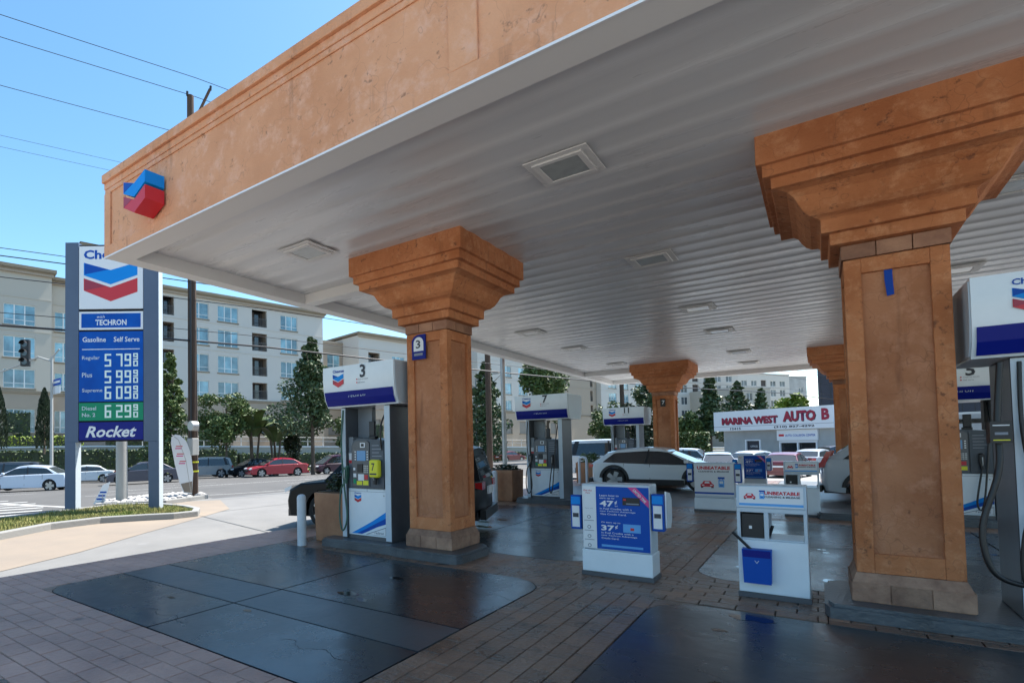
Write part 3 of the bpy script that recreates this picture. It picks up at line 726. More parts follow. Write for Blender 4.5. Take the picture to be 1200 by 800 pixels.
    hd = MB().prism([(a, b) for a, b in pf], -.725, .725, 'white_gloss', axis='x', mcap='white_gloss').build('header_box', t, smooth=30)
    for sx in (-1, 1):
        a, b = sorted((sx * .7255, sx * .735)); MB().prism([(p * .955, 2.43 + (q - 2.43) * .93) for p, q in pf], a, b, 'metal_light', axis='x').build('end_cap', hd)
    for sy, rz in ((-1, 0), (1, PI)):
        rr = MB(); fr = [(-.7, -.5235, 2.345), (.7, -.5235, 2.345), (.7, -.499, 2.225), (.7, -.445, 2.12), (-.7, -.445, 2.12), (-.7, -.499, 2.225)]
        o1 = .005
        rr.add([(a, b - o1, c) for a, b, c in fr], [(0, 1, 2, 5)], 'blue_deep'); rr.add([(a, b - o1 * 1.6, c) for a, b, c in fr], [(5, 2, 3, 4)], 'blue_deep')
        for v in range(len(rr.v)): rr.v[v] = (rr.v[v][0] * cos(rz) - rr.v[v][1] * sin(rz), rr.v[v][0] * sin(rz) + rr.v[v][1] * cos(rz), rr.v[v][2])
        rr.build('blue_band', hd)
    text('Techron', hd, (-.20, -.522, 2.245), w=.36, h=.075, m='metal_light', bold=.0, shear=.2, tilt=-.28)
    emblem(MB(), -.50, 2.625, .23, -.5405, .003, 1.0).build('emblem', hd)
    text('Chevron', hd, (-.50, -.539, 2.645), w=.24, h=.05, m='blue', bold=.025)
    text(num, hd, (.13, -.5405, 2.53), h=.205, m='ink', bold=.025, align='C')
    for i in (0, 1):
        MB().box(.0, .02, -.5395, -.5375, 2.50 - i * .05, 2.52 - i * .05, 'red').build('bullet', hd)
        text(('Cash or credit', 'Self serve')[i], hd, (.04, -.5395, 2.497 - i * .05), h=.024, m='ink_grey')
    return t
pump(-5.62, 6.98, '3', 'fuel pump numbered 3 with a green hose and a yellow bag over one nozzle', 'hose_green', True)
pump(1.72, 6.98, '1', 'nearest fuel pump cut off by the right edge of the photo, black hose hanging low')
pump(-5.78, 14.55, '7', 'fuel pump numbered 7 with black hoses behind the poster cabinet')
pump(1.98, 14.55, '5', 'fuel pump numbered 5 behind the largest column at right')
pump(-5.72, 22.13, '11', 'fuel pump numbered 11 beyond the white crossover')
pump(2.0, 22.13, '9', 'farthest fuel pump hidden behind the white vehicle at right')
# right-edge pump: card terminal and the low hanging hose
t = thing('hose_loop', 'thick black hose drooping in a loop beside the nearest pump at right', 'hose', (1.12, 6.5, .13))
hose(t, [(.02, -.02, 2.05), (-.015, -.05, 1.6), (-.03, -.10, 1.2), (-.14, -.14, .75), (-.10, -.15, .42), (.06, -.12, .32), (.2, -.1, .36)], .021)
MB().box(-.075, .045, -.15, -.02, 1.41, 1.58, 'black').build('swivel_sign', t)
mb = MB(); mb.box(-.06, .03, -.156, -.1505, 1.43, 1.438, 'yellow').build('print', t); MB().box(-.05, .02, -.156, -.1505, 1.475, 1.495, 'ink_grey').build('print', t); MB().box(-.06, .03, -.156, -.1505, 1.545, 1.553, 'white_flat').build('print', t)

# ------------------------------------------------------------------ bollards, planters
def bollard(x, y, h, label):
    mb = MB(); pr = [(0, .0)]; seg = 16
    mb.tube([(0, 0, 0), (0, 0, h - .06)], .075, 'bollard', seg, False); 
    rings = [(.075, h - .06), (.068, h - .03), (.05, h - .01), (.02, h)]
    for (r0, z0), (r1, z1) in zip(rings[:-1], rings[1:]):
        mb.add([(r0 * cos(2 * PI * k / seg), r0 * sin(2 * PI * k / seg), z0) for k in range(seg)] + [(r1 * cos(2 * PI * k / seg), r1 * sin(2 * PI * k / seg), z1) for k in range(seg)],
               [(k, (k + 1) % seg, (k + 1) % seg + seg, k + seg) for k in range(seg)], 'bollard')
    o = mb.build('bollard', None, (x, y, 0), smooth=60); return tag(o, label, 'bollard', 'white bollards by the pumps')
bollard(-6.70, 6.27, .83, 'white steel bollard at the left end of the island beside the first column')
bollard(-7.15, 14.0, .86, 'shorter looking white steel bollard in front of the planter with a bare stem')
o = MB().tube([(-.14, 0, 0), (-.14, 0, .92), (-.11, 0, 1.0), (0, 0, 1.03), (.11, 0, 1.0), (.14, 0, .92), (.14, 0, 0)], .05, 'bollard', 10).build('hoop_bollard', None, (-7.25, 21.6, 0), smooth=60)
o = o; tag(o, 'white hoop bollard standing beside the rear of the white crossover', 'bollard')
def leafblob(n, rx, ry, rz, size, m, cx=0, cy=0, cz=0, mb=None, hollow=.35, aspect=1.0, flat=0):
    mb = mb or MB()
    for _ in range(n):
        while True:
            p = Vector((random.uniform(-1, 1), random.uniform(-1, 1), random.uniform(-1, 1)))
            if hollow < p.length < 1: break
        c = Vector((cx + p.x * rx, cy + p.y * ry, cz + p.z * rz))
        a = Vector((random.gauss(0, 1), random.gauss(0, 1), random.gauss(0, .6))).normalized()
        b = a.cross(Vector((random.gauss(0, 1), random.gauss(0, 1), random.gauss(0, 1)))).normalized()
        s = size * random.uniform(.6, 1.3)
        mb.add([c - a * s, c + b * s * .45 * aspect, c + a * s, c - b * s * .45 * aspect], [(0, 1, 2, 3)], m)
    return mb
def planter(x0, x1, y0, y1, h, label, plants):
    t = thing('planter_box', label, 'planter', ((x0 + x1) / 2, (y0 + y1) / 2, 0), 0, 'brown square planters by the islands')
    w, d = (x1 - x0) / 2, (y1 - y0) / 2
    mb = MB()
    mb.rings([(1, .0), (1, h)], 'planter')
    for v in range(len(mb.v)): a, b, c = mb.v[v]; mb.v[v] = (a * w * (.95 if c < .01 else 1), b * d * (.95 if c < .01 else 1), c)
    bevel(mb.build('planter_wall', t), .015)
    MB().box(-w + .05, w - .05, -d + .05, d - .05, h + .0005, h + .02, 'soil').build('soil', t)
    return t
planter(-6.87, -6.16, 6.72, 7.36, .82, 'brown planter box beside pump 3 with dry dark twigs', 0)
mb = leafblob(420, .30, .26, .16, .045, 'leaf_dark', hollow=0)
for k in range(10):
    a = random.uniform(0, 6.28); mb.tube([(0.05 * cos(a), .05 * sin(a), -.14), (.25 * cos(a), .22 * sin(a), random.uniform(.02, .15))], .006, 'bark', 4)
tag(mb.build('shrub', None, (-6.5, 7.04, .98)), 'dry dark low shrub growing in the planter beside pump 3', 'shrub')
planter(-7.5, -6.72, 14.2, 14.95, .86, 'brown planter box with a bare stem left of pump 7', 0)
mb = leafblob(260, .38, .3, .09, .05, 'leaf_dark', hollow=0)
tag(mb.build('shrub', None, (-7.08, 14.55, .93)), 'low dry ground cover growing in the planter left of pump 7', 'shrub')
planter(-7.75, -6.85, 22.2, 23.0, .80, 'reddish brown planter box with green plants beside pump 11', 0)
mb = leafblob(420, .42, .36, .22, .06, 'leaf', hollow=0)
tag(mb.build('shrub', None, (-7.3, 22.6, .98)), 'green bushy plants growing in the planter beside pump 11', 'shrub')

# ------------------------------------------------------------------ poster cabinets and window-wash units
def cab_base(t, w, d, h, plinth=.05):
    MB().box(-w / 2 - .01, w / 2 + .01, -d / 2 - .01, d / 2 + .01, 0, plinth, 'metal_side').build('plinth', t)
    bevel(MB().box(-w / 2, w / 2, -d / 2, d / 2, plinth, h, 'white_gloss').build('base_cabinet', t), .01)
def holder(t, x, y, z, w=.13):
    h = thing.__call__ if 0 else None
    o = bevel(MB().box(x - w / 2, x + w / 2, y, y + .10, z, z + .42, 'blue').build('brochure_holder', t), .01)
    MB().box(x - w / 2 + .02, x + w / 2 - .02, y - .006, y - .0005, z + .03, z + .29, 'white_flat').build('brochure', o)
    MB().box(x - w / 2 + .01, x + w / 2 - .01, y - .004, y - .0005, z + .31, z + .40, 'blue_sky').build('header_print', o)
    mb = MB(); mb.box(x - .035, x + .035, y - .009, y - .0065, z + .15, z + .2, 'ink'); mb.build('print', o)
    return o
def poster_cabinet(x, y, label, kind):
    w = .79; t = thing('poster_cabinet', label, 'display cabinet', (x, y, 0), 0, 'poster cabinets between the pump islands')
    cab_base(t, w, .36, .31)
    body = bevel(MB().box(-w / 2 + .01, w / 2 - .01, -.17, .17, .312, 1.10, 'metal_light').build('display_box', t), .015)
    if kind == 'card':
        MB().box(-.375, -.215, -.177, -.1705, .33, 1.07, 'white_flat').build('info_strip', t)
        MB().box(-.213, .375, -.177, -.1705, .33, 1.07, 'blue').build('poster', t)
        Y = -.179
        text('Learn how to', t, (-.17, Y, .955), w=.22, h=.022, m='white_flat', bold=.01); text('earn up to', t, (-.17, Y, .92), w=.17, h=.022, m='white_flat', bold=.01)
        text('47', t, (-.17, Y, .835), w=.16, h=.07, m='white_flat', bold=.03); text('¢', t, (.0, Y, .862), w=.03, h=.045, m='white_flat', bold=.02); text('/gal', t, (.0, Y, .835), w=.035, h=.018, m='white_flat')
        for i, s_ in enumerate(('in Fuel Credits with a', 'new Techron Advantage', 'Visa Credit Card.')): text(s_, t, (-.17, Y, .80 - i * .032), w=(.36, .40, .30)[i], h=.02, m='white_flat', bold=.008)
        text('Or earn up to', t, (-.16, Y, .635), w=.22, h=.022, m='white_flat', bold=.01)
        text('37', t, (-.16, Y, .55), w=.15, h=.065, m='white_flat', bold=.03); text('¢', t, (.0, Y, .575), w=.03, h=.045, m='white_flat', bold=.02)
        for i, s_ in enumerate(('in Fuel Credits with a', 'new Techron Advantage', 'Credit Card.')): text(s_, t, (-.16, Y, .515 - i * .032), w=(.36, .40, .2)[i], h=.02, m='white_flat', bold=.008)
        MB().box(-.16, .3, Y - .0005, Y + .001, .36, .385, 'blue_light').build('fine_print', t)
        c = MB(); c.box(.09, .28, -.1825, -.1775, .86, .95, 'black'); c.box(.10, .13, -.1845, -.1827, .915, .935, 'red'); c.box(.13, .27, -.1845, -.1827, .87, .885, 'ink_grey'); c.build('card_picture', t)
        c = MB(); c.box(.09, .28, -.1825, -.1775, .545, .64, 'blue_light'); c.box(.17, .21, -.1845, -.1827, .57, .60, 'red'); c.build('card_picture', t)
        o = MB().add([(.15, -.1805, 1.07), (.24, -.1805, 1.07), (.375, -.1805, .92), (.375, -.1805, .84)], [(0, 1, 2, 3)], 'magenta').build('corner_ribbon', t)
        rt = text('LIMITED TIME', t, (.205, -.1825, 1.035), w=.19, h=.028, m='white_flat', bold=.02); rt.rotation_euler = (0, rad(48), 0)
        text('Get the', t, (-.36, Y, 1.01), w=.10, h=.022, m='red', bold=.01); text('App', t, (-.34, Y, .98), w=.06, h=.02, m='red', bold=.01)
        text('Scan me', t, (-.345, Y, .80), w=.09, h=.012, m='ink_grey')
        for i, z_ in enumerate((.70, .58, .47, .36)):
            mb = MB(); mb.tube([(-.302, Y - .001, z_), (-.302, Y + .001, z_)], .022, 'ink_grey', 12); mb.tube([(-.302, Y - .002, z_), (-.302, Y, z_)], .014, 'white_flat', 10); mb.build('icon', t)
            MB().box(-.36, -.245, Y - .0003, Y + .001, z_ - .045, z_ - .038, 'ink_grey').build('icon_caption', t)
    else:
        MB().box(-.38, .38, -.177, -.1705, .36, 1.07, 'white_flat').build('poster', t)
        Y = -.179
        text('UNBEATABLE', t, (0, Y, .945), w=.64, h=.075, m='red', bold=.04, align='C'); text('CLEANING & MILEAGE', t, (0, Y, .885), w=.60, h=.035, m='ink', bold=.03, align='C')
        carpump(t, -.26, .56, .26, Y); MB().box(-.38, .38, -.1785, -.1772, .40, .44, 'blue').build('blue_strip', t)
    holder(t, -w / 2 - .085, -.12, .53 if kind == 'card' else .66); 
    mb = MB(); pl = [(0, .62), (.10, .60), (.14, .68), (.14, .92), (.10, 1.0), (0, 1.03)]
    mb.prism([(-.10 + a * 2.0 - .02, b) for a, b in pl], w / 2 + .135, w / 2 + .15, 'white_gloss', axis='x'); mb.build('holder_side', t); holder(t, w / 2 + .065, -.16, .58 if kind == 'card' else .66)
    return t
def carpump(t, x, z, s, Y):
    """little red car and blue pump drawing: flat print"""
    mb = MB(); y0 = Y - .001
    mb.prism([(x, z), (x, z + .2 * s), (x + .12 * s, z + .28 * s), (x + .25 * s, z + .5 * s), (x + .75 * s, z + .5 * s), (x + .88 * s, z + .28 * s), (x + s, z + .2 * s), (x + s, z)], y0, y0 + .002, 'red')
    mb.prism([(x + .3 * s, z + .3 * s), (x + .35 * s, z + .44 * s), (x + .65 * s, z + .44 * s), (x + .7 * s, z + .3 * s)], y0 - .001, y0, 'white_flat')
    mb.box(x + .1 * s, x + .28 * s, y0 - .001, y0, z + .1 * s, z + .18 * s, 'white_flat'); mb.box(x + .72 * s, x + .9 * s, y0 - .001, y0, z + .1 * s, z + .18 * s, 'white_flat')
    mb.box(x + .02 * s, x + .2 * s, y0, y0 + .002, z - .1 * s, z, 'ink'); mb.box(x + .8 * s, x + .98 * s, y0, y0 + .002, z - .1 * s, z, 'ink')
    px = x + 1.35 * s
    mb.box(px, px + .42 * s, y0, y0 + .002, z - .02 * s, z + .62 * s, 'blue_light'); mb.box(px - .04 * s, px + .46 * s, y0, y0 + .002, z + .68 * s, z + .85 * s, 'blue'); mb.box(px + .08 * s, px + .34 * s, y0 - .001, y0, z + .3 * s, z + .5 * s, 'white_flat')
    mb.box(px + .08 * s, px + .12 * s, y0, y0 + .002, z + .62 * s, z + .68 * s, 'blue'); mb.box(px + .3 * s, px + .34 * s, y0, y0 + .002, z + .62 * s, z + .68 * s, 'blue'); mb.box(px + .1 * s, px + .32 * s, y0 - .001, y0, z + .08 * s, z + .16 * s, 'blue')
    mb.build('car_and_pump_print', t)
poster_cabinet(-1.93, 6.99, 'nearest white cabinet with blue fuel credit card poster reading 47 and 37 cents', 'card')
poster_cabinet(-1.90, 14.45, 'white cabinet reading UNBEATABLE above a red car drawing, behind the card poster', 'car')
poster_cabinet(-1.80, 21.95, 'farthest cabinet with dark blue poster, standing before the parked cars', 'card')
def washer(x, y, label, bucket=True):
    w, d = .58, .44; t = thing('window_wash_unit', label, 'service stand', (x, y, 0), 0, 'window wash units between the islands')
    cab_base(t, w, d, .58)
    # grey frame with open shelf bays
    mb = MB()
    for (a, b) in ((-w / 2, -w / 2 + .03), (-.06, -.02), (w / 2 - .03, w / 2)): mb.box(a, b, -d / 2, d / 2, .58, .86, 'metal_light')
    mb.box(-w / 2, w / 2, -d / 2, d / 2, .86, .905, 'metal_light'); mb.box(-w / 2 + .031, w / 2 - .031, -d / 2 + .002, d / 2 - .002, .5805, .60, 'metal_light')
    mb.box(-w / 2, w / 2, d / 2 - .005, d / 2 - .001, .605, .855, 'metal_grey') if False else None
    bevel(mb.build('shelf_frame', t), .005)
    MB().box(-w / 2 + .04, -.065, -d / 2 + .03, d / 2 - .03, .601, .84, 'black').build('towel_dispenser', t)
    MB().box(-w / 2 + .10, -w / 2 + .125, -d / 2 + .026, -d / 2 + .0295, .69, .72, 'white_flat').build('dispenser_slot', t)
    mb = MB(); mb.prism([(-d / 2, .906), (-d / 2 + .06, 1.13), (d / 2 - .06, 1.13), (d / 2, .906)], -w / 2, w / 2, 'metal_light', axis='x'); bevel(mb.build('sign_box', t), .008)
    th = math.atan2(.06, .224); sp = bpy.data.objects.new('sign_panel', MB().box(-.265, .265, -.004, 0, .01, .215, 'white_flat').mesh('sign_panel')); C.objects.link(sp); sp.parent = t
    sp.location = (0, -d / 2 - .002, .908); sp.rotation_euler = (-th, 0, 0)
    MB().box(-.265, .265, -.006, -.0042, .02, .045, 'blue_light').build('blue_strip', sp)
    carpump(sp, -.225, .095, .10, -.005)
    text('UNBEATABLE', sp, (-.05, -.006, .135), w=.29, h=.036, m='red', bold=.04); text('CLEANING & MILEAGE', sp, (-.05, -.006, .105), w=.29, h=.02, m='ink', bold=.03)
    if bucket:
        b = bevel(MB().prism([(-.115, 0), (.115, 0), (.125, .34), (-.125, .34)], -.09, 0, 'blue').build('washer_bucket', t, (-.125, -d / 2 - .002, .16)), .015)
        MB().box(-.115, .115, -.092, -.0905, .26, .33, 'blue_deep').build('bucket_slot', b)
        text('V', b, (-.02, -.0925, .20), w=.04, h=.03, m='metal_light')
        MB().tube([(-.02, -.05, .30), (-.20, -.08, .50)], .014, 'black', 8).build('squeegee_handle', b)
        MB().tube([(.1, .02, .46), (.13, .10, .56)], .015, 'black', 8).build('squeegee_handle', b)
    return t
washer(-.415, 6.98, 'nearest white window wash unit with a blue bucket on its front')
washer(-.335, 14.45, 'second window wash unit standing behind the nearest one, without a bucket in view', False)

# ------------------------------------------------------------------ price sign
SL = Vector((-15.12, 6.03)); SR = Vector((-13.37, 7.47)); sdv = (SR - SL).normalized(); srot = math.atan2(sdv.y, sdv.x)
sg = thing('price_sign', 'tall slate blue roadside price sign with fuel prices in white digits', 'sign', (SL.x, SL.y, 0), srot)
mb = MB(); mb.box(-.05, .29, 0, .26, 1.82, 7.0, 'sign_post'); mb.box(.13, .22, .26, .262, 2, 2.1, 'sign_post'); bevel(mb.build('post', sg), .01)
mb = MB(); mb.box(1.95, 2.34, 0, .26, 1.82, 6.7, 'sign_post'); bevel(mb.build('post', sg), .01)
for (a, b) in ((-.05, .22), (2.07, 2.34)): bevel(MB().box(a, b, .001, .259, -.2, 1.8195, 'sign_post').build('leg', sg), .01)
MB().box(2.341, 2.35, .0, .26, -.1, 6.68, 'sign_sunlit_side').build('sunlit_side_paint', sg); MB().box(.2205, .228, .003, .257, -.1, 1.819, 'sign_sunlit_side').build('sunlit_side_paint', sg)  # thin pale sheets put sunlight into the colour of the right faces
MB().box(.2905, 1.9495, .05, .22, 1.83, 6.95, 'joint').build('backing', sg)
def board(z0, z1, m, nm='sign_board'): return MB().box(.30, 1.94, .01, .049, z0, z1, m).build(nm, sg)
b1 = board(5.26, 6.9, 'white_flat'); text('Chevron', b1, (.42, .0075, 6.56), w=1.38, h=.24, m='blue', bold=.035); emblem(MB(), .42, 6.47, 1.38, .0075, .002, .80).build('emblem', b1)
b2 = board(4.72, 5.19, 'white_flat'); MB().box(.36, 1.88, .007, .0098, 4.77, 5.14, 'blue_sign').build('blue_panel', b2)
text('TECHRON', b2, (1.12, .005, 4.83), w=.80, h=.15, m='white_flat', bold=.03, align='C'); text('with', b2, (.86, .005, 5.02), w=.2, h=.07, m='white_flat', shear=.3, align='C')
b3 = board(2.86, 4.67, 'blue_sign')
text('Gasoline', b3, (.39, .0075, 4.40), w=.60, h=.13, m='white_flat', bold=.015); text('Self Serve', b3, (1.19, .0075, 4.40), w=.66, h=.13, m='white_flat', bold=.015)
MB().box(.38, 1.86, .0065, .0095, 4.20, 4.22, 'white_flat').build('rule', b3)
SEG = {'0': 'abcdef', '1': 'bc', '2': 'abged', '3': 'abgcd', '4': 'fgbc', '5': 'afgcd', '6': 'afgedc', '7': 'abc', '8': 'abcdefg', '9': 'abcdfg'}
def digit(mb, d, x, z, w, h, y, m='led'):
    k = w * .27
    R_ = {'a': (0, w, h - k, h), 'g': (0, w, h / 2 - k / 2, h / 2 + k / 2), 'd': (0, w, 0, k), 'f': (0, k, h / 2, h), 'b': (w - k, w, h / 2, h), 'e': (0, k, 0, h / 2), 'c': (w - k, w, 0, h / 2)}
    for i, s_ in enumerate(SEG[d]):
        a, b, c, e_ = R_[s_]; mb.box(x + a, x + b, y - .001 - i * .0007, y, z + c, z + e_, m)
for b, z0, pr, nm in ((b3, 3.76, '579', 'Regular'), (b3, 3.33, '599', 'Plus'), (b3, 2.92, '609', 'Supreme')):
    for i, d_ in enumerate(pr): mb = MB(); digit(mb, d_, (.96, 1.25, 1.47)[i], z0, .165, .33, .0075); mb.build('price_digit', b)
    mb = MB(); digit(mb, '9', 1.69, z0 + .17, .12, .17, .0075); mb.build('price_digit', b); mb = MB(); digit(mb, '0', 1.69, z0, .12, .15, .0075); mb.build('price_digit', b)
    text(nm, b, (.38, .0075, z0 + .16), w={'Regular': .45, 'Plus': .26, 'Supreme': .52}[nm], h=.12, m='metal_light', bold=.01)
b4 = board(2.37, 2.83, 'green_sign')
for i, d_ in enumerate('629'): mb = MB(); digit(mb, d_, (.96, 1.25, 1.47)[i], 2.44, .165, .33, .0075); mb.build('price_digit', b4)
mb = MB(); digit(mb, '9', 1.69, 2.62, .12, .16, .0075); mb.build('price_digit', b4); mb = MB(); digit(mb, '0', 1.69, 2.44, .12, .15, .0075); mb.build('price_digit', b4)
text('Diesel', b4, (.38, .0075, 2.64), w=.36, h=.10, m='metal_light', bold=.01); text('No. 2', b4, (.38, .0075, 2.47), w=.34, h=.10, m='metal_light', bold=.02)
b5 = board(1.87, 2.33, 'blue_deep'); text('Rocket', b5, (1.12, .0075, 1.94), w=1.30, h=.29, m='white_flat', bold=.025, shear=.3, align='C')

# grass island round the sign
gp = [(-9.9, -6), (-10.6, -1), (-11.74, 3.4), (-12.45, 4.67), (-12.52, 5.7), (-12.1, 6.5), (-11.75, 7.0), (-11.7, 7.6), (-12.3, 8.05), (-13.1, 8.25), (-14.6, 8.2), (-15.6, 7.4), (-15.1, 5.93), (-14.7, 4.2), (-14.0, 1), (-14.2, -6)]
def inset(poly, d):
    cx = sum(p[0] for p in poly) / len(poly); out = []
    n = len(poly); A = sum(poly[i][0] * poly[(i + 1) % n][1] - poly[(i + 1) % n][0] * poly[i][1] for i in range(n)); sg_ = 1 if A > 0 else -1
    for i in range(n):
        a, b, c = Vector(poly[i - 1]), Vector(poly[i]), Vector(poly[(i + 1) % n])
        e1, e2 = (b - a).normalized(), (c - b).normalized(); n1, n2 = Vector((-e1.y, e1.x)) * sg_, Vector((-e2.y, e2.x)) * sg_
        m_ = (n1 + n2).normalized(); q = b + m_ * d / max(.5, m_.dot(n1)); out.append((q.x, q.y))
    return out
def kerbed(name, poly, h, m_in, top):
    n = len(poly); inn = inset(poly, .16); mb = MB()
    vs = [(x, y, g(x, y) - .05) for x, y in poly] + [(x, y, g(x, y) + h) for x, y in poly] + [(x, y, g(x, y) + h) for x, y in inn] + [(x, y, g(x, y)) for x, y in inn]
    fs = [(k * n + i, k * n + (i + 1) % n, (k + 1) * n + (i + 1) % n, (k + 1) * n + i) for k in range(3) for i in range(n)]
    mb.add(vs, fs, 'kerb'); o = struct(mb.build(name + '_kerb', fix=True)); bevel(o, .02)
    struct(sheet(name + '_bed', inn, top, m_in)); return inn
gi = kerbed('grass_island', gp, .13, 'soil', .07)
def inpoly(p, poly):
    c = False; n = len(poly)
    for i in range(n):
        a, b = poly[i], poly[i - 1]
        if (a[1] > p[1]) != (b[1] > p[1]) and p[0] < (b[0] - a[0]) * (p[1] - a[1]) / (b[1] - a[1]) + a[0]: c = not c
    return c
mb = MB(); cnt = 0
while cnt < 30000:
    p = (random.uniform(-15.7, -10), random.uniform(-2, 8.3))
    if not inpoly(p, gi): continue
    cnt += 1; a = random.uniform(0, 6.28); h = random.uniform(.03, .09) * (1.3 if noise.noise(Vector((p[0], p[1], 0)) * 1.2) > 0 else .8); w = .012
    z = g(*p) + .07; dx, dy = cos(a) * w, sin(a) * w; lx, ly = random.uniform(-.04, .04), random.uniform(-.04, .04)
    mb.add([(p[0] - dx, p[1] - dy, z), (p[0] + dx, p[1] + dy, z), (p[0] + lx, p[1] + ly, z + h)], [(0, 1, 2)], 'grass')
o = mb.build('grass'); stuff(o)
rk = [(-15.9, 7.9), (-15.1, 8.75), (-15.6, 10.0), (-15.95, 10.75), (-17.0, 11.3), (-18.4, 11.1), (-18.4, 9.3), (-17.4, 7.8), (-16.4, 7.3)]
ri = kerbed('rock_bed', rk, .12, 'soil', .05)
mb = MB(); cnt = 0
ico = bmesh.new(); bmesh.ops.create_icosphere(ico, subdivisions=1, radius=1); iv = [v.co.copy() for v in ico.verts]; iff = [tuple(v.index for v in f.verts) for f in ico.faces]; ico.free()
while cnt < 260:
    p = (random.uniform(-18.6, -15), random.uniform(7.2, 11.4))
    if not inpoly(p, ri): continue
    cnt += 1; s = random.uniform(.05, .15); z = g(*p) + .06 + s * .3
    mb.add([(p[0] + v.x * s * random.uniform(.8, 1.25), p[1] + v.y * s * random.uniform(.8, 1.2), z + v.z * s * .7) for v in iv], iff, 'rock')
stuff(mb.build('rocks'))
# ------------------------------------------------------------------ poles, wires, flag, signals
PX, PY = -16.2, 10.35
up = thing('utility_pole', 'tall dark wooden utility pole rising behind the canopy corner', 'utility pole', (PX, PY, -.1))
MB().tube([(0, 0, 0), (-.02, 0, 7), (-.06, 0, 13.6)], .16, 'wood_pole', 12, True, .11).build('pole', up, smooth=60)
MB().tube([(.02, .0, 12.5), (.55, .35, 13.75)], .05, 'wood_pole', 6).build('brace_arm', up)
MB().tube([(.12, -.14, .1), (.10, -.14, 10)], .028, 'black', 6).build('conduit', up)
bevel(MB().box(.12, .42, -.30, -.05, 1.5, 2.05, 'rail_light').build('meter_box', up), .02)
MB().tube([(.28, -.28, 2.45), (.28, -.05, 2.45)], .16, 'steel', 12).build('meter', up, smooth=40)
for z_ in (.95, 1.25, 1.55): MB().tube([(0, 0, z_), (0, 0, z_ + .05)], .168, 'yellow', 12, False).build('yellow_band', up)
for z_ in (12.2, 13.55): MB().tube([(-.05, -.12, z_), (-.05, -.12, z_ + .14)], .04, 'black', 8).build('insulator', up)
MB().tube([(.56, .36, 13.72), (.57, .37, 13.86)], .04, 'black', 8).build('insulator', up)
WR = Vector((sin(ra), cos(ra), 0))
for i, (z_, r_, off, t0, t1, lab) in enumerate(((13.75, .010, .6, -60, 60, 'topmost thin wire ending at the slanted arm of the wooden pole'), (13.5, .010, 0, -60, 60, 'second wire from the top, ending at the tip of the wooden pole'),
        (12.1, .009, 0, -60, 0, 'wire meeting the wooden pole just below its tip'), (10.95, .005, -.6, -60, 40, 'upper of two faint wires below the pole tip'), (10.75, .005, -.9, -60, 40, 'lower of two faint wires below the pole tip'),
        (7.45, .011, 0, -60, 90, 'thin wire crossing the sky left of the price sign, upper one'), (7.2, .016, 0.1, -60, 90, 'thin wire crossing the sky left of the price sign, lower one'),
        (5.25, .032, .05, -60, 90, 'thick dark cable crossing in front of the apartment windows'), (6.6, .013, .1, -60, 90, 'thin wire just under the apartment cornice'), (5.6, .011, .1, -60, 90, 'thin wire just above the thick dark cable'))):
    pts = []
    for k in range(25):
        s_ = t0 + (t1 - t0) * k / 24; sag = -.9 * (1 - ((s_ % 45) / 22.5 - 1) ** 2) * .35
        pts.append((PX + WR.x * s_ + cos(ra) * off, PY + WR.y * s_ - sin(ra) * off, z_ + sag))
    tag(MB().tube(pts, r_, 'black', 5).build('overhead_wire'), lab, 'wire', 'overhead wires along the street')
mb = MB(); mb.tube([(0, 0, 0), (0, 0, 5.6)], .17, 'rail_light', 14, True, .15); mb.tube([(0, 0, 2.1), (0, 0, 2.3)], .19, 'black', 14)
tag(mb.build('concrete_pole', None, (-16.75, 8.25, -.05), smooth=40), 'thick pale grey pole standing behind the price sign', 'pole')
# feather flag
fl = thing('feather_flag', 'white and pink feather flag leaning beside the wooden utility pole', 'flag', (-16.05, 9.85, -.05), rad(52))
MB().tube([(.28, 0, .2), (.12, 0, 1.3), (-.10, 0, 1.95), (-.30, 0, 2.12)], .012, 'steel', 6).build('flag_pole', fl)
out = [(.30, .22), (.05, .25), (-.08, .6), (-.22, 1.2), (-.33, 1.85), (-.31, 2.05), (-.2, 2.13), (-.05, 2.1), (.14, 1.9), (.28, 1.5), (.34, .9)]
o = MB().prism(out, -.006, .006, 'white_flat').build('banner', fl)
for (z_, w_, x_, s_, m_) in ((1.66, .22, -.09, 'TAX', 'magenta'), (1.42, .24, -.05, 'DEALS', 'magenta'), (1.18, .22, .02, 'HERE', 'magenta')): MB().box(x_ - w_ / 2, x_ + w_ / 2 - .03, -.0085, -.0062, z_, z_ + .035, m_).build('print', fl); MB().box(x_ - w_ / 2 + .02, x_ + w_ / 2, -.0085, -.0062, z_ + .07, z_ + .10, 'red').build('print', fl)
MB().prism([(.30, .25), (.07, .28), (-.04, .55), (.31, .62)], -.009, -.0062, 'apron_tan').build('print', fl)
# small leaning yard sign
ys_ = thing('yard_sign', 'small white and blue yard sign tilted beside the thick grey pole', 'sign', (-16.9, 7.75, -.05), rad(40))
MB().tube([(0, 0, 0), (0, 0, .35)], .012, 'steel', 6).build('stake', ys_)
o = MB().prism([(-.28, .05), (.05, .12), (.22, .72), (-.0, .62)], 0, .015, 'white_flat').build('board', ys_)
mb = MB()
for z_ in (.18, .28, .38): mb.box(-.17 + (z_ - .2) * .5, .04 + (z_ - .2) * .4, -.003, -.0005, z_, z_ + .05, 'blue')
mb.build('print', ys_)
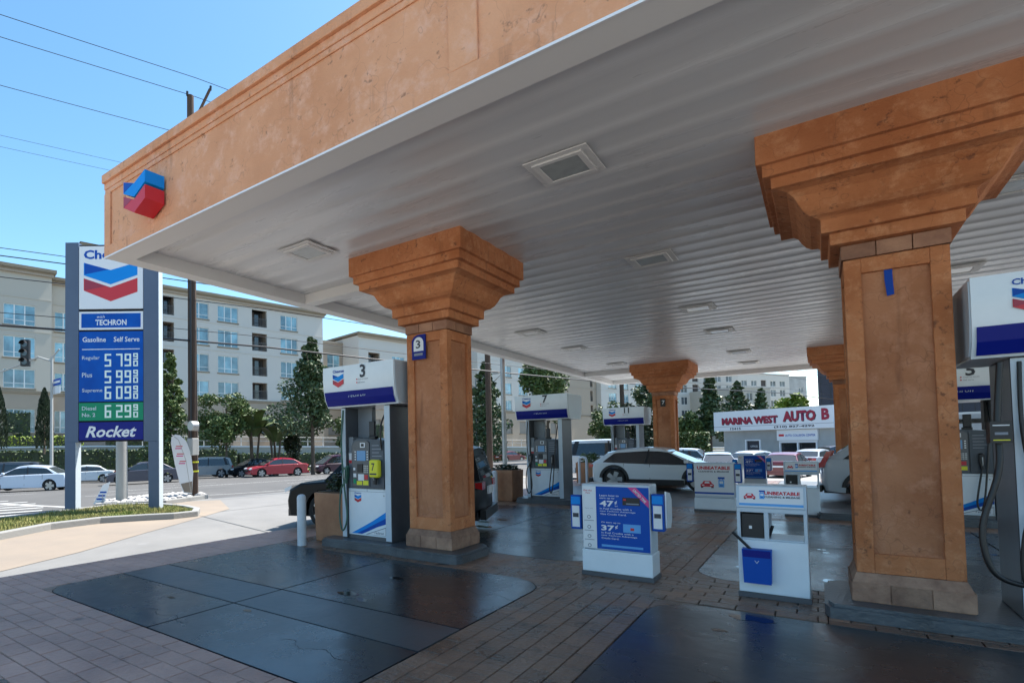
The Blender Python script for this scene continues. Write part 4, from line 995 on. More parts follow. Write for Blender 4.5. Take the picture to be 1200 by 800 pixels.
# traffic signal with mast arm
ts = thing('traffic_signal', 'grey traffic signal pole with two black signal heads on its arm', 'traffic light', (-39.3, 14.75, -1.4))
MB().tube([(0, 0, 0), (0, 0, 7.6)], .11, 'rail_light', 10, True, .08).build('pole', ts, smooth=60)
MB().tube([(0, 0, 8.9), (-.7, -.55, 9.2), (-1.6, -1.3, 8.7), (-3.4, -2.7, 7.9)], .07, 'rail_light', 8, True, .045).tube([(0, 0, 7.6), (0, 0, 9.2)], .085, 'rail_light', 8).build('mast_arm', ts, smooth=60)
MB().tube([(0, 0, 9.1), (.4, .3, 9.7)], .05, 'rail_light', 8).build('lamp_arm', ts)
for (x_, y_, z_) in ((-1.35, -1.08, 8.6), (-3.5, -2.8, 7.2)):
    hd = bevel(MB().box(-.28, .28, -.12, .12, 0, 1.75, 'black').build('signal_head', ts, (x_, y_, z_)), .04); hd.rotation_euler = (0, 0, rad(40))
    for k in range(3):
        MB().tube([(0, -.12, .3 + k * .57), (0, -.135, .3 + k * .57)], .19, 'glass_dark', 12).build('lens', hd)
        vz = MB()
        for q in range(7):
            a0, a1 = PI * q / 7, PI * (q + 1) / 7; zc = .3 + k * .57
            vz.add([(.22 * cos(a0), -.12, zc + .22 * sin(a0)), (.22 * cos(a1), -.12, zc + .22 * sin(a1)), (.22 * cos(a1), -.4, zc + .22 * sin(a1)), (.22 * cos(a0), -.4, zc + .22 * sin(a0))], [(0, 1, 2, 3)], 'black')
        vz.build('visor', hd)
ss = tag(MB().box(-.9, .9, -.02, .02, 0, .42, 'blue').box(-.85, .85, -.024, -.02, .14, .28, 'white_flat').box(-.7, .8, -.02, .02, -.55, -.1, 'white_flat').build('street_name_sign', None, (-39.0, 14.9, 5.9)), 'blue street name sign above a white plate on the signal pole', 'sign'); ss.rotation_euler = (0, 0, rad(-5))
for (nm, x_, y_, h_, r_, m_, lab) in (('street_lamp', -29.3, 53.4, 9.5, .10, 'rail_light', 'slim pale street lamp pole by the far side of the street'),
        ('utility_pole', -14.1, 27.1, 13.5, .17, 'wood_pole', 'brown wooden pole standing right of the first column'),
        ('utility_pole', -16.8, 63.3, 13.5, .26, 'wood_pole', 'dark pole rising behind pump 11')):
    t = thing(nm, lab, 'pole', (x_, y_, g(x_, y_) - .05)); MB().tube([(0, 0, 0), (0, 0, h_)], r_, m_, 10, True, r_ * .8).build('pole', t, smooth=60)
    if nm == 'street_lamp': MB().tube([(0, 0, h_ - .1), (.7, .3, h_ + .3), (1.9, .8, h_ + .5)], .05, m_, 6).build('lamp_arm', t); MB().box(1.7, 2.4, .7, 1.0, h_ + .42, h_ + .55, m_).build('lamp_head', t)
    else: MB().box(-1.1, 1.1, -.08, .08, h_ - .9, h_ - .75, m_).build('crossarm', t)
tag(MB().tube([(0, 0, 0), (0, 0, 5.2)], .075, 'steel', 10).build('steel_pole', None, (-8.0, 16.4, 0), smooth=60), 'slim galvanised steel pole rising behind the planter left of pump 7', 'pole')

# ------------------------------------------------------------------ cars
def carmesh(kind, L, Wd, H, paint, name_lab, loc, rz, group, cladding=None, glass='glass_car'):
    t = thing('parked_car' if group != 'cars driving on the street' else 'car', name_lab, {'suv': 'SUV', 'sedan': 'sedan', 'van': 'van', 'pickup': 'pickup truck', 'cross': 'SUV'}[kind], loc, rz, group)
    wr = {'sedan': .325, 'suv': .36, 'van': .34, 'pickup': .40, 'cross': .35}[kind] ; hL = L / 2
    fa, ra_ = hL - (.235 if kind == 'suv' else .19) * L - .02, -hL + (.225 if kind == 'suv' else .205) * L
    if kind == 'sedan':
        top = [(-.5, .40), (-.498, .58), (-.485, .66), (-.40, .685), (-.32, .68), (.0, .66), (.20, .635), (.33, .58), (.44, .51), (.485, .44), (.5, .34)]
        base = [-.40, -.30, -.08, .05, .20, .27]; tpx = [-.27, -.20, -.06, .02, .06, .085]; tpz = [.90, .965, 1.0, .985, .96, .93]; bz_ = .665
    elif kind == 'pickup':
        top = [(-.5, .35), (-.5, .57), (-.49, .60), (-.10, .60), (.0, .62), (.22, .62), (.42, .58), (.485, .52), (.5, .34)]
        base = [-.10, -.07, .05, .12, .20, .25]; tpx = [-.08, -.06, .02, .06, .10, .13]; tpz = [.95, .985, 1.0, 1.0, .97, .93]; bz_ = .60
    elif kind == 'van':
        top = [(-.5, .30), (-.5, .52), (-.49, .56), (.0, .56), (.26, .56), (.40, .50), (.47, .42), (.5, .30)]
        base = [-.48, -.43, -.1, .12, .28, .38]; tpx = [-.46, -.41, -.1, .06, .13, .17]; tpz = [.93, .985, 1.0, .985, .96, .93]; bz_ = .56
    elif kind == 'cross':
        top = [(-.5, .34), (-.5, .52), (-.49, .62), (-.47, .67), (-.3, .645), (.0, .615), (.24, .60), (.36, .575), (.455, .50), (.49, .42), (.5, .32)]
        base = [-.475, -.38, -.1, .06, .22, .31]; tpx = [-.36, -.26, -.06, .02, .06, .09]; tpz = [.885, .955, 1.0, .99, .965, .935]; bz_ = .635
    else:
        top = [(-.5, .34), (-.5, .55), (-.49, .61), (-.3, .60), (.0, .60), (.22, .59), (.40, .555), (.475, .48), (.5, .34)]
        base = [-.485, -.42, -.1, .08, .20, .27]; tpx = [-.45, -.38, -.1, .02, .09, .13]; tpz = [.93, .985, 1.0, .99, .97, .94]; bz_ = .60
    zb = .145 * H + .02; ar = wr + .055
    poly = [(x * L, z * H) for x, z in top]
    bot = [(hL, .26 * H), (hL - .04, .17 * H), (hL - .10, zb)]
    def arch(cx):
        out = []
        for k in range(11):
            a = PI * k / 10; out.append((cx + ar * cos(a), max(zb, wr + ar * sin(a) * 1.0) if k not in (0, 10) else zb))
        return out
    bot += arch(fa) + arch(ra_) + [(-hL + .10, zb), (-hL + .03, .18 * H), (-hL, .26 * H)]
    outline = poly + bot; n = len(outline); ntop = len(poly)
    hw = Wd / 2
    sl = [(-1.0, .085), (-.975, .03), (-.90, .008), (-.5, 0), (.5, 0), (.90, .008), (.975, .03), (1.0, .085)]
    vs = []
    for f_, ins in sl:
        for i, (x, z) in enumerate(outline):
            isarch = ntop + 2 < i < n - 3
            xx = x; zz = z
            if not isarch: xx = x * (1 - ins * .5 / hL); zz = z - (ins * .55 if i < ntop and z > .45 * H else 0) + (ins * .3 if z < .3 * H else 0)
            rnd = .16 * (abs(x) / hL) ** 8 * abs(f_) ** 2
            xx -= math.copysign(rnd, x) if not isarch else 0
            tuck = 1 - .035 * max(0, (z / H - .42) / .25) ** 2 - .04 * max(0, (.35 - z / H) / .2)
            vs.append((xx, f_ * hw * tuck, zz))
    fs = []
    for s_ in range(len(sl) - 1):
        for i in range(n): a, b = s_ * n + i, s_ * n + (i + 1) % n; fs.append((a, b, b + n, a + n))
    mb = MB(); mb.add(vs, fs, paint); mb.add(vs, [tuple(range(n)), tuple(range((len(sl) - 1) * n, len(sl) * n))[::-1]], paint)
    mb.build('body', t, smooth=38, fix=True)
    MB().box(-hL + .12, hL - .12, -hw + .12, hw - .12, zb - .02, zb + .12, 'black').build('underbody', t)
    # greenhouse
    yb, yt = hw * .90, hw * .70; zbl = bz_ * H - .03
    vs = []; st = len(base)
    for i in range(st):
        bx_, tx, tz = base[i] * L, tpx[i] * L, tpz[i] * H
        vs += [(bx_, -yb, zbl), (tx, -yt, tz - .035), (tx, -yt * .8, tz), (tx, 0, tz + .012), (tx, yt * .8, tz), (tx, yt, tz - .035), (bx_, yb, zbl)]
    gl = MB(); rf = MB()
    for i in range(st - 1):
        o_ = i * 7
        gl.add(vs, [(o_, o_ + 7, o_ + 8, o_ + 1), (o_ + 5, o_ + 12, o_ + 13, o_ + 6)], glass)
    for e_, mm in ((0, glass), ((st - 1) * 7, glass)): gl.add(vs, [tuple(e_ + k for k in range(7))], mm)
    gl.add(vs, [tuple([i * 7 + 1 for i in range(st)] + [i * 7 + 5 for i in range(st - 1, -1, -1)])], glass)
    gl.build('window_glass', t, smooth=25, fix=True)
    v2 = []
    for i in range(st):
        k_ = i * 7
        for q in range(1, 6):
            x_, y_, z_ = vs[k_ + q]; v2.append((x_, y_ * 1.02, z_ + .012))
    # skirt
    for i in range(st):
        for q, s_ in ((1, -1), (5, 1)):
            x_, y_, z_ = vs[i * 7 + q]; fb = .16; bx_, by_, bz2 = vs[i * 7 + (0 if q == 1 else 6)]
            v2.append((x_ + (bx_ - x_) * fb, (y_ + (by_ - y_) * fb) + s_ * .014, z_ + (bz2 - z_) * fb))
    fs2 = []
    for i in range(st - 1):
        for q in range(4): fs2.append((i * 5 + q, (i + 1) * 5 + q, (i + 1) * 5 + q + 1, i * 5 + q + 1))
        s0 = st * 5 + i * 2; fs2.append((i * 5, s0, s0 + 2, (i + 1) * 5)); fs2.append((i * 5 + 4, (i + 1) * 5 + 4, s0 + 3, s0 + 1))
    rf.add(v2, fs2, paint); rf.build('roof', t, smooth=40, fix=True)
    def pillar(ib, fr, wid, side):
        """strip from belt to roof at fraction fr along base/top polylines"""
        def P(u, off):
            i = min(int(u), st - 2); f_ = u - i; a = vs[i * 7]; b = vs[(i + 1) * 7]; c = vs[i * 7 + 1]; d = vs[(i + 1) * 7 + 1]
            bo = [a[k] + (b[k] - a[k]) * f_ for k in range(3)]; to = [c[k] + (d[k] - c[k]) * f_ for k in range(3)]
            return bo, to
        (b0, t0), (b1, t1) = P(fr, 0), P(min(fr + wid, st - 1 - .0001), 0)
        o_ = .016; pts = [b0, b1, t1, t0]; q = [(p[0], side * (-p[1]), p[2]) for p in pts] if False else None
        A = [(p[0], side * (abs(p[1]) + o_), p[2]) for p in pts]; B = [(p[0], side * (abs(p[1]) - .02), p[2]) for p in pts]
        mbp = MB().add(A + B, [(0, 1, 2, 3), (7, 6, 5, 4), (0, 4, 5, 1), (1, 5, 6, 2), (2, 6, 7, 3), (3, 7, 4, 0)], 'black' if ib else paint)
        mbp.build('pillar', t, fix=True)
    for side in (-1, 1):
        pillar(0, 0, {'sedan': .5, 'suv': .7, 'van': .5, 'pickup': .7, 'cross': .75}[kind], side)
        pillar(0, st - 1.55, .5, side); pillar(1, {'sedan': 2.15, 'pickup': 2.6}.get(kind, 2.2), .12 if kind != 'pickup' else .2, side)
        if kind in ('suv', 'van'): pillar(1, 1.05, .14, side)
    # wheels
    key = ('w', round(wr, 3))
    if key not in KIDS:
        seg = 20; mb = MB(); pr = [(wr - .09, -.10), (wr - .03, -.11), (wr, -.08), (wr, .08), (wr - .03, .11), (wr - .09, .10)]
        vs_ = [(r * cos(2 * PI * k / seg), y, r * sin(2 * PI * k / seg)) for (r, y) in pr for k in range(seg)]
        mb.add(vs_, [(j * seg + k, j * seg + (k + 1) % seg, (j + 1) * seg + (k + 1) % seg, (j + 1) * seg + k) for j in range(5) for k in range(seg)], 'rubber')
        ty = mb.mesh('tyre', 40); mb = MB(); rr = wr - .088
        vs_ = [(rr * cos(2 * PI * k / seg), y, rr * sin(2 * PI * k / seg)) for y in (-.098, -.06) for k in range(seg)]
        mb.add(vs_, [(k, (k + 1) % seg, (k + 1) % seg + seg, k + seg) for k in range(seg)], 'rim'); mb.add(vs_, [tuple(range(seg, 2 * seg))], 'black')
        for k in range(5):
            a = 2 * PI * k / 5; c_, s_ = cos(a), sin(a)
            def rt(x, z): return (x * c_ - z * s_, x * s_ + z * c_)
            q = [rt(.0, -.055), rt(rr, -.075), rt(rr, .075), rt(.0, .055)]
            mb.add([(p[0], -.092, p[1]) for p in q] + [(p[0], -.062, p[1]) for p in q], [(0, 1, 2, 3), (0, 4, 5, 1), (2, 6, 7, 3)], 'rim')
        mb.tube([(0, -.102, 0), (0, -.06, 0)], .06, 'rim', 10); KIDS[key] = (ty, mb.mesh('rim', 40))
    ty, rm = KIDS[key]
    for cx in (fa, ra_):
        for side in (-1, 1):
            wo = bpy.data.objects.new('wheel', ty); C.objects.link(wo); wo.parent = t; wo.location = (cx, side * (hw - .135), wr)
            if side > 0: wo.rotation_euler = (0, 0, PI)
            r_ = link('rim', rm, wo)
    # lights, mirrors, handles, plates
    for side in (-1, 1):
        a, b = sorted((side * hw * .50, side * hw * .90))
        hz = {'sedan': .45, 'cross': .45, 'suv': .47, 'van': .42, 'pickup': .50}[kind] * H
        MB().prism([(hL - .20, hz), (hL - .06, hz - .06), (hL - .055, hz + .02), (hL - .22, hz + .08)], a, b, 'light_lens').build('headlight', t, fix=True)
        a, b = sorted((side * hw * .55, side * hw * .93)); tz = {'sedan': .56, 'cross': .55, 'suv': .52, 'van': .50, 'pickup': .48}[kind] * H
        MB().prism([(-hL + .025, tz - .05), (-hL + .20, tz - .01), (-hL + .26, tz + .06), (-hL + .03, tz + .08)], a, b, 'tail_red').build('taillight', t, fix=True)
        if kind == 'cross' and L > 4.5: MB().prism([(-hL + .03, tz), (-hL + .16, tz), (-hL + .30, tz + .36), (-hL + .20, tz + .36)], *sorted((side * hw * .80, side * (hw * .955))), 'tail_red').build('taillight', t, fix=True)
        a, b = sorted((side * (hw * .92), side * (hw + .14))); mx = base[-1] * L - .30
        bevel(MB().box(mx - .10, mx + .02, a, b, bz_ * H - .0, bz_ * H + .13, paint if kind != 'suv' else 'black').build('mirror', t), .03)
        for hx in (.02 * L, -.20 * L) if kind != 'pickup' else (.02 * L,):
            a, b = sorted((side * (hw * .975), side * (hw * .975 + .02))); MB().box(hx - .09, hx + .09, a, b, bz_ * H - .10, bz_ * H - .075, paint).build('door_handle', t)
        for hx in (base[-1] * L - .22, .0 * L - .12, -.22 * L) if kind != 'pickup' else (base[-1] * L - .22, -.08 * L):
            a, b = sorted((side * (hw * .95), side * (hw * .985 + .004))); MB().box(hx, hx + .010, a, b, zb + .12, bz_ * H - .02, 'black').build('door_seam', t)
    if cladding:
        for side in (-1, 1):
            a, b = sorted((side * (hw * .93), side * (hw * .995 + .012)))
            MB().box(ra_ + ar, fa - ar, a, b, zb - .02, zb + .14, cladding).build('sill_cladding', t)
            for cx in (fa, ra_):
                mb = MB(); seg = 14
                for k in range(seg):
                    a0, a1 = PI * k / seg - .1, PI * (k + 1) / seg - .1; r0, r1 = ar - .01, ar + .075
                    q = [(cx + r0 * cos(a0), wr + r0 * sin(a0)), (cx + r1 * cos(a0), wr + r1 * sin(a0)), (cx + r1 * cos(a1), wr + r1 * sin(a1)), (cx + r0 * cos(a1), wr + r0 * sin(a1))]
                    mb.prism(q, a, b, cladding)
                mb.build('arch_cladding', t)
    MB().box(hL - .03, hL + .012, -hw * .45, hw * .45, .30 * H, .40 * H, 'black').build('grille', t)
    MB().box(-hL - .012, -hL + .03, -.26, .26, .42 * H if kind != 'sedan' else .45 * H, .42 * H + .14, 'white_flat').build('licence_plate', t)
    MB().box(-hL - .02, -hL + .08, -hw * .86, hw * .86, zb, .26 * H, 'black' if cladding or kind in ('suv', 'pickup') else paint).build('rear_bumper', t)
    return t
def rot(deg_from_y):     # heading measured from +Y clockwise -> blender z rotation of a car whose nose is +X
    return PI / 2 - rad(deg_from_y)
G = 'cars standing under or beside the canopy'
carmesh('suv', 4.05, 1.75, 1.62, 'car_black', 'black SUV parked beyond pump 3, its nose behind the brown planter', (-6.86, 8.85, 0), PI + rad(19), G)
carmesh('cross', 4.2, 1.80, 1.40, 'car_white', 'white crossover with black wheel arches parked in front of pump 11', (-4.28, 20.4, 0), 0, G, 'black', 'glass_dark')
carmesh('suv', 4.7, 1.88, 1.72, 'car_white', 'white SUV whose rear shows left of pump 11 behind the crossover', (-7.0, 25.6, 0), rad(8), G)
t = carmesh('cross', 4.6, 1.88, 1.66, 'car_silver', 'silver white SUV with a large red tail light behind the largest column', (2.25, 18.4, 0), rad(-3), G, 'black')
ST = 'cars driving on the street'
def street(kind, L, Wd, H, p, x, y, deg, lab, cl=None): return carmesh(kind, L, Wd, H, p, lab, (x, y, g(x, y) - .02), rot(deg), ST, cl)
street('sedan', 4.75, 1.82, 1.47, 'car_bluewhite', -35.6, 12.2, 180 + 42, 'pale silver blue sedan at far left, nearest car on the street')
street('van', 4.9, 1.95, 1.8, 'car_slate', -43.3, 13.2, 180 + 30, 'dark slate minivan behind the pale silver sedan at far left')
street('sedan', 4.6, 1.8, 1.43, 'car_white', -46.6, 19.9, 180 + 25, 'small white sedan seen between the legs of the price sign')
street('sedan', 4.7, 1.85, 1.45, 'car_charcoal', -35.4, 18.9, 180 + 24, 'charcoal sedan behind the right leg of the price sign')
street('suv', 4.6, 1.85, 1.7, 'car_grey', -39.8, 26.3, 180 + 20, 'silver grey SUV just right of the wooden utility pole')
street('sedan', 4.3, 1.8, 1.5, 'car_black', -37.6, 29.7, 180 + 18, 'black hatchback partly hidden by the red sedan')
street('sedan', 4.75, 1.85, 1.44, 'car_red', -33.1, 28.4, 180 + 22, 'bright red sedan waiting on the street left of pump 3')
street('van', 5.0, 1.95, 1.75, 'car_purple', -34.9, 37.2, 180 + 20, 'dark purple minivan behind the red sedan, left of pump 3')
street('pickup', 5.6, 1.95, 1.85, 'car_white', -26.5, 45.3, 20, 'white pickup truck on the street right of the first column')
street('sedan', 4.7, 1.82, 1.43, 'car_darkred', -33.9, 71.0, 20, 'small dark red sedan far away beyond the planter of pump 7')
PK = 'cars in the parking lot behind the pumps'
def lot(kind, L, Wd, H, p, x, y, deg, lab): return carmesh(kind, L, Wd, H, p, lab, (x, y, g(x, y)), rot(deg), PK)
lot('suv', 4.6, 1.85, 1.65, 'car_white', -7.4, 45.2, 95, 'white SUV with blue tinted side windows right of the far left column')
lot('sedan', 4.6, 1.8, 1.45, 'car_lightblue', -4.7, 37.2, 170, 'pale blue car facing the pumps behind the UNBEATABLE cabinet')
lot('sedan', 4.7, 1.85, 1.48, 'car_white', -3.3, 43.5, 30, 'white sedan parked below the auto shop windows')
lot('sedan', 4.6, 1.8, 1.45, 'car_darkred', -1.55, 39.4, 8, 'dark red sedan seen from behind in the parking lot')
lot('sedan', 4.6, 1.8, 1.5, 'car_silver', -.3, 47.6, 20, 'silver car parked against the grey auto shop wall')
lot('suv', 4.7, 1.85, 1.7, 'car_slate', 2.0, 50.2, 60, 'dark vehicle at right end of the lot before the auto shop')

# ------------------------------------------------------------------ apartment buildings
ba = rad(12); BU = Vector((sin(ba), cos(ba))); BN = Vector((-BU.y, BU.x)); BO = Vector((-54.0, 39.35))
brot = math.atan2(BU.y, BU.x)      # local x runs along the facade, local +y points away from the street (west)
def wall_open(mb, x0, x1, z0, z1, opens, y, m, dep=.35, revm=None):
    xs_ = sorted(set([x0, x1] + [v for o in opens for v in (o[0], o[1]) if x0 < v < x1])); zs_ = sorted(set([z0, z1] + [v for o in opens for v in (o[2], o[3]) if z0 < v < z1]))
    for i in range(len(xs_) - 1):
        for j in range(len(zs_) - 1):
            a, b, c, d = xs_[i], xs_[i + 1], zs_[j], zs_[j + 1]; mx_, mz_ = (a + b) / 2, (c + d) / 2
            if any(o[0] < mx_ < o[1] and o[2] < mz_ < o[3] for o in opens): continue
            mt = m(mz_) if callable(m) else m
            mb.add([(a, y, c), (b, y, c), (b, y, d), (a, y, d)], [(0, 1, 2, 3)], mt)
    for (a, b, c, d) in opens:
        mt = revm or (m((c + d) / 2) if callable(m) else m)
        mb.add([(a, y, c), (b, y, c), (b, y, d), (a, y, d), (a, y + dep, c), (b, y + dep, c), (b, y + dep, d), (a, y + dep, d)], [(0, 4, 5, 1), (1, 5, 6, 2), (2, 6, 7, 3), (3, 7, 4, 0)], mt)
WM = {}
def window(par, a, b, c, d, y, panes, detail=True):
    key = (round(b - a, 1), round(d - c, 1), panes, detail); w, h = key[0], key[1]
    if key not in WM:
        fr = MB(); f_ = .07
        fr.box(-w / 2, w / 2, -.03, .05, 0, f_, 'win_frame'); fr.box(-w / 2, w / 2, -.03, .05, h - f_, h, 'win_frame')
        pw_ = w / panes
        for k in range(panes + 1):
            xx = -w / 2 + k * pw_; a_, b_ = max(xx - f_ * .7, -w / 2), min(xx + f_ * .7, w / 2); fr.box(a_, b_, -.028, .048, f_, h - f_, 'win_frame')
        if detail:
            for k in range(panes): fr.box(-w / 2 + k * pw_ + f_ * .7, -w / 2 + (k + 1) * pw_ - f_ * .7, -.026, .046, h * .24, h * .24 + f_ * .8, 'win_frame')
        pn = MB().box(-pw_ / 2 + f_ * .7 if detail else -w / 2 + f_, pw_ / 2 - f_ * .7 if detail else w / 2 - f_, .0, .02, f_, h - f_, 'glass_blue' if detail else 'glass_far')
        WM[key] = (fr.mesh('window_frame'), pn.mesh('pane'), pw_)
    fm, pm, pw_ = WM[key]
    o = link('window', fm, par, ((a + b) / 2, y + .12, c)); o.scale = ((b - a) / w, 1, (d - c) / h)
    if detail:
        for k in range(panes): link('pane', pm, o, (-w / 2 + (k + .5) * pw_, 0, 0))
    else: link('pane', pm, o)
    return o
def balcony(par, a, b, c, d, y):
    mb = MB(); mb.box(a, b, y + 1.2, y + 1.25, c, d, 'recess'); mb.add([(a, y + .3, c), (b, y + .3, c), (b, y + 1.2, c), (a, y + 1.2, c), (a, y + .3, d), (b, y + .3, d), (b, y + 1.2, d), (a, y + 1.2, d)], [(0, 1, 2, 3), (7, 6, 5, 4), (0, 3, 7, 4), (1, 5, 6, 2)], 'wall_brown')
    o = mb.build('balcony', par); rl_ = MB()
    for zz in (c + .12, c + 1.0): rl_.box(a, b, y + .05, y + .09, zz, zz + .05, 'rail')
    k = a + .1
    while k < b - .05: rl_.box(k, k + .03, y + .055, y + .085, c + .17, c + 1.0, 'rail'); k += .16
    rl_.build('railing', o); MB().box(a + (b - a) * .45, a + (b - a) * .85, y + 1.17, y + 1.199, c, c + 2.0, 'glass_dark').build('balcony_door', o)
ROWS = ((7.55, 9.35), (10.4, 12.4), (13.45, 15.4), (16.4, 18.25))
def block(t0, t1, off, ztop, cols, label, upm='wall_cream', lowm='wall_tan', back=14, rows=ROWS, ground=True, cornice=True, detail=True, z0=-.8, band=7.2, extra=()):
    o0 = BO + BN * off; r = thing('apartment_building', label, 'building', (o0.x + BU.x * t0, o0.y + BU.y * t0, 0), brot, 'apartment buildings across the street')
    Lw = t1 - t0; opens = []; wins = []; bals = []
    for (tc, w, kd) in cols:
        x = tc - t0
        for i, (c, d) in enumerate(rows):
            if d > ztop - .4: continue
            if kd == 'b': c2, d2 = c - .05, d + .15
            else: c2, d2 = c, d
            opens.append((x - w / 2, x + w / 2, c2, d2)); (bals if kd == 'b' else wins).append((x - w / 2, x + w / 2, c2, d2, kd))
        if ground: opens.append((x - w / 2, x + w / 2, 3.4, 5.6)); wins.append((x - w / 2, x + w / 2, 3.4, 5.6, 'g' if kd != 'b' else 'g'))
    mfun = (lambda z_: lowm if z_ < band else upm)
    mb = MB(); wall_open(mb, 0, Lw, z0, band, [o_ for o_ in opens if o_[3] < band], 0, lowm); wall_open(mb, 0, Lw, band, ztop, [o_ for o_ in opens if o_[2] > band], 0, upm)
    for (m_, za, zb_) in ((lowm, z0, band), (upm, band, ztop)):
        mb.add([(0, 0, za), (0, back, za), (0, back, zb_), (0, 0, zb_)], [(0, 1, 2, 3)], m_); mb.add([(Lw, 0, za), (Lw, back, za), (Lw, back, zb_), (Lw, 0, zb_)], [(3, 2, 1, 0)], m_)
        mb.add([(0, back, za), (Lw, back, za), (Lw, back, zb_), (0, back, zb_)], [(0, 1, 2, 3)], m_)
    mb.build('wall', r)
    MB().box(.02, Lw - .02, .4, back - .02, ztop - .6, ztop - .3, 'roof_brown').build('roof', r)
    if cornice:
        mb = MB(); mb.box(-.35, Lw + .35, -.55, back, ztop + .12, ztop + .42, 'cornice'); mb.box(-.15, Lw + .15, -.3, -.002, ztop - .25, ztop + .12, 'wall_tan'); mb.box(-.3, Lw + .3, -.42, -.05, ztop, ztop + .119, 'cornice'); mb.build('cornice', r)
    else: MB().box(-.1, Lw + .1, -.12, .0 - .002, ztop - .25, ztop + .06, upm).build('parapet', r)
    MB().box(-.03, Lw + .03, -.10, -.003, band - .15, band + .12, 'cornice').build('band_course', r)
    mb = MB(); mb.box(0, Lw, -.045, -.003, 16.05, 16.17, upm) ; mb.box(0, Lw, -.045, -.004, 12.9, 12.98, upm)
    if ztop > 17: mb.build('string_course', r)
    for (a, b, c, d, kd) in wins:
        if kd == 'g' and detail:
            MB().box(a, b, .2, .24, c, d, 'win_dark_frame').build('louvre', r) if t0 > -9.5 else window(r, a, b, c, d, 0, 3)
        else: window(r, a, b, c, d, 0, {'3': 3, '2': 2}.get(kd, 1 if not detail else 2), detail)
        if detail: MB().box(a - .1, b + .1, -.08, -.002, c - .14, c, 'cornice').build('sill', r)
    for (a, b, c, d, kd) in bals:
        if detail: balcony(r, a, b, c, d, 0)
        else: MB().box(a, b, .3, .34, c, d, 'recess').build('balcony', r)
    return r
block(-46, -18.1, 0, 18.6, [(-20.7, 2.5, '3'), (-26, 2.5, '3'), (-32, 2.5, '3'), (-38, 2.5, '3')], 'cream apartment block at far left with rows of triple blue windows')
block(-18.0, -9.2, 1.2, 18.3, [(-16.9, 1.5, '2'), (-13.5, 2.2, '3')], 'narrow recessed cream apartment wing behind the price sign', )
tw = thing('stair_tower', 'brown roofed square tower top rising behind the price sign', 'building', (BO.x + BU.x * -14.6, BO.y + BU.y * -14.6, 0), brot)
MB().box(0, 6.5, 3, 9, 18.5, 23.0, 'wall_brown').build('wall', tw); mb = MB(); mb.box(-.5, 7.0, 2.5, 9.5, 23.0, 23.35, 'cornice'); mb.build('cornice', tw)
MB().add([(-.6, 2.4, 23.35), (7.1, 2.4, 23.35), (7.1, 9.6, 23.35), (-.6, 9.6, 23.35), (2.6, 6, 24.6), (4.0, 6, 24.6)], [(0, 1, 5, 4), (1, 2, 5), (2, 3, 4, 5), (3, 0, 4)], 'roof_brown').build('roof', tw)
block(-9.0, 13.1, 0, 19.0, [(-7.1, 1.4, 'b'), (-3.6, 2.2, '2'), (-.15, 2.5, '3'), (3.9, 2.0, 'b'), (8.0, 2.4, '3')], 'white apartment block with a column of dark balconies right of the wooden pole', 'wall_white')
block(13.2, 21.2, 7, 17.3, [(16.6, 2.0, 'b'), (19.6, 2.2, '2')], 'set back tan apartment wing above the header of pump 3', 'wall_tan', 'wall_tan', cornice=False)
block(21.3, 44.0, 3, 17.9, [(24.2, 2.2, 'b'), (29, 2.5, '3'), (34, 2.5, '3'), (40, 2.2, 'b')], 'white apartment block behind the first column', 'wall_white')
block(44.1, 68.0, 0, 17.9, [(46.6, 2.2, 'b'), (52, 2.4, '2'), (56.6, 2.6, '3'), (61.5, 2.4, 'b'), (66, 2.0, 'b')], 'pale apartment block with trees in front, behind pump 7', 'wall_white')
block(68.1, 84.0, 1, 18.5, [(82, 1.0, 'b'), (69.5, 1.6, 'b')], 'blank tan apartment wall between pump 7 and pump 11', 'wall_tan', 'wall_tan')
block(84.1, 108, 0, 18.5, [(89, 3.4, '3'), (94.5, 3.4, '3'), (101, 2.2, '2'), (105, 2.2, '2')], 'white apartment block with large windows behind pump 11', 'wall_white')
def cols(t0, t1, sp, w): 
    out = []; x = t0 + sp * .6; k = 0
    while x < t1 - w: out.append((x, w, 'b' if k % 3 == 1 else '2')); x += sp; k += 1
    return out
block(108.2, 131, 0, 18.4, cols(108, 131, 5.2, 2.2), 'cream apartment block just right of the far left column', 'wall_cream', 'wall_cream', detail=False)
def face_block(p, ang, ln_, ztop, sp, w, label, um, lm, rows=ROWS, band=7.2):
    global BO, BU, BN, brot
    keep = (BO, BU, BN, brot); BO = Vector(p); BU = Vector((sin(rad(ang)), cos(rad(ang)))); BN = Vector((-BU.y, BU.x)); brot = math.atan2(BU.y, BU.x)
    k = 0; x = sp * .6; cc = []
    while x < ln_ - w * .6: cc.append((x, w, 'b' if k % 4 == 2 else '2')); x += sp; k += 1
    t = block(0, ln_, 0, ztop, cc, label, um, lm, detail=False, cornice=False, rows=rows, band=band); BO, BU, BN, brot = keep; return t
GA = ((-29.6, 150.2), 38.4, 21.9)
GB = ((-17.0, 178.0), 33.5, 19.3)
GC = ((-15.5, 148.6), 36.2, 11.3)
GD = ((-11.9, 212.7), 42.9, 13.3)
FR = ((4.0, 5.8), (7.4, 9.2), (10.6, 12.5), (13.6, 15.5), (16.4, 17.9))
face_block(GA[0], GA[1], GA[2], 18.4, 3.4, 1.8, 'white apartment block left of the auto shop sign with many small windows', 'wall_white', 'wall_cream', FR[1:])
face_block(GB[0], GB[1], GB[2], 19.9, 3.6, 2.0, 'grey white apartment block above the middle of the auto shop sign', 'wall_white', 'wall_cream', FR[1:])
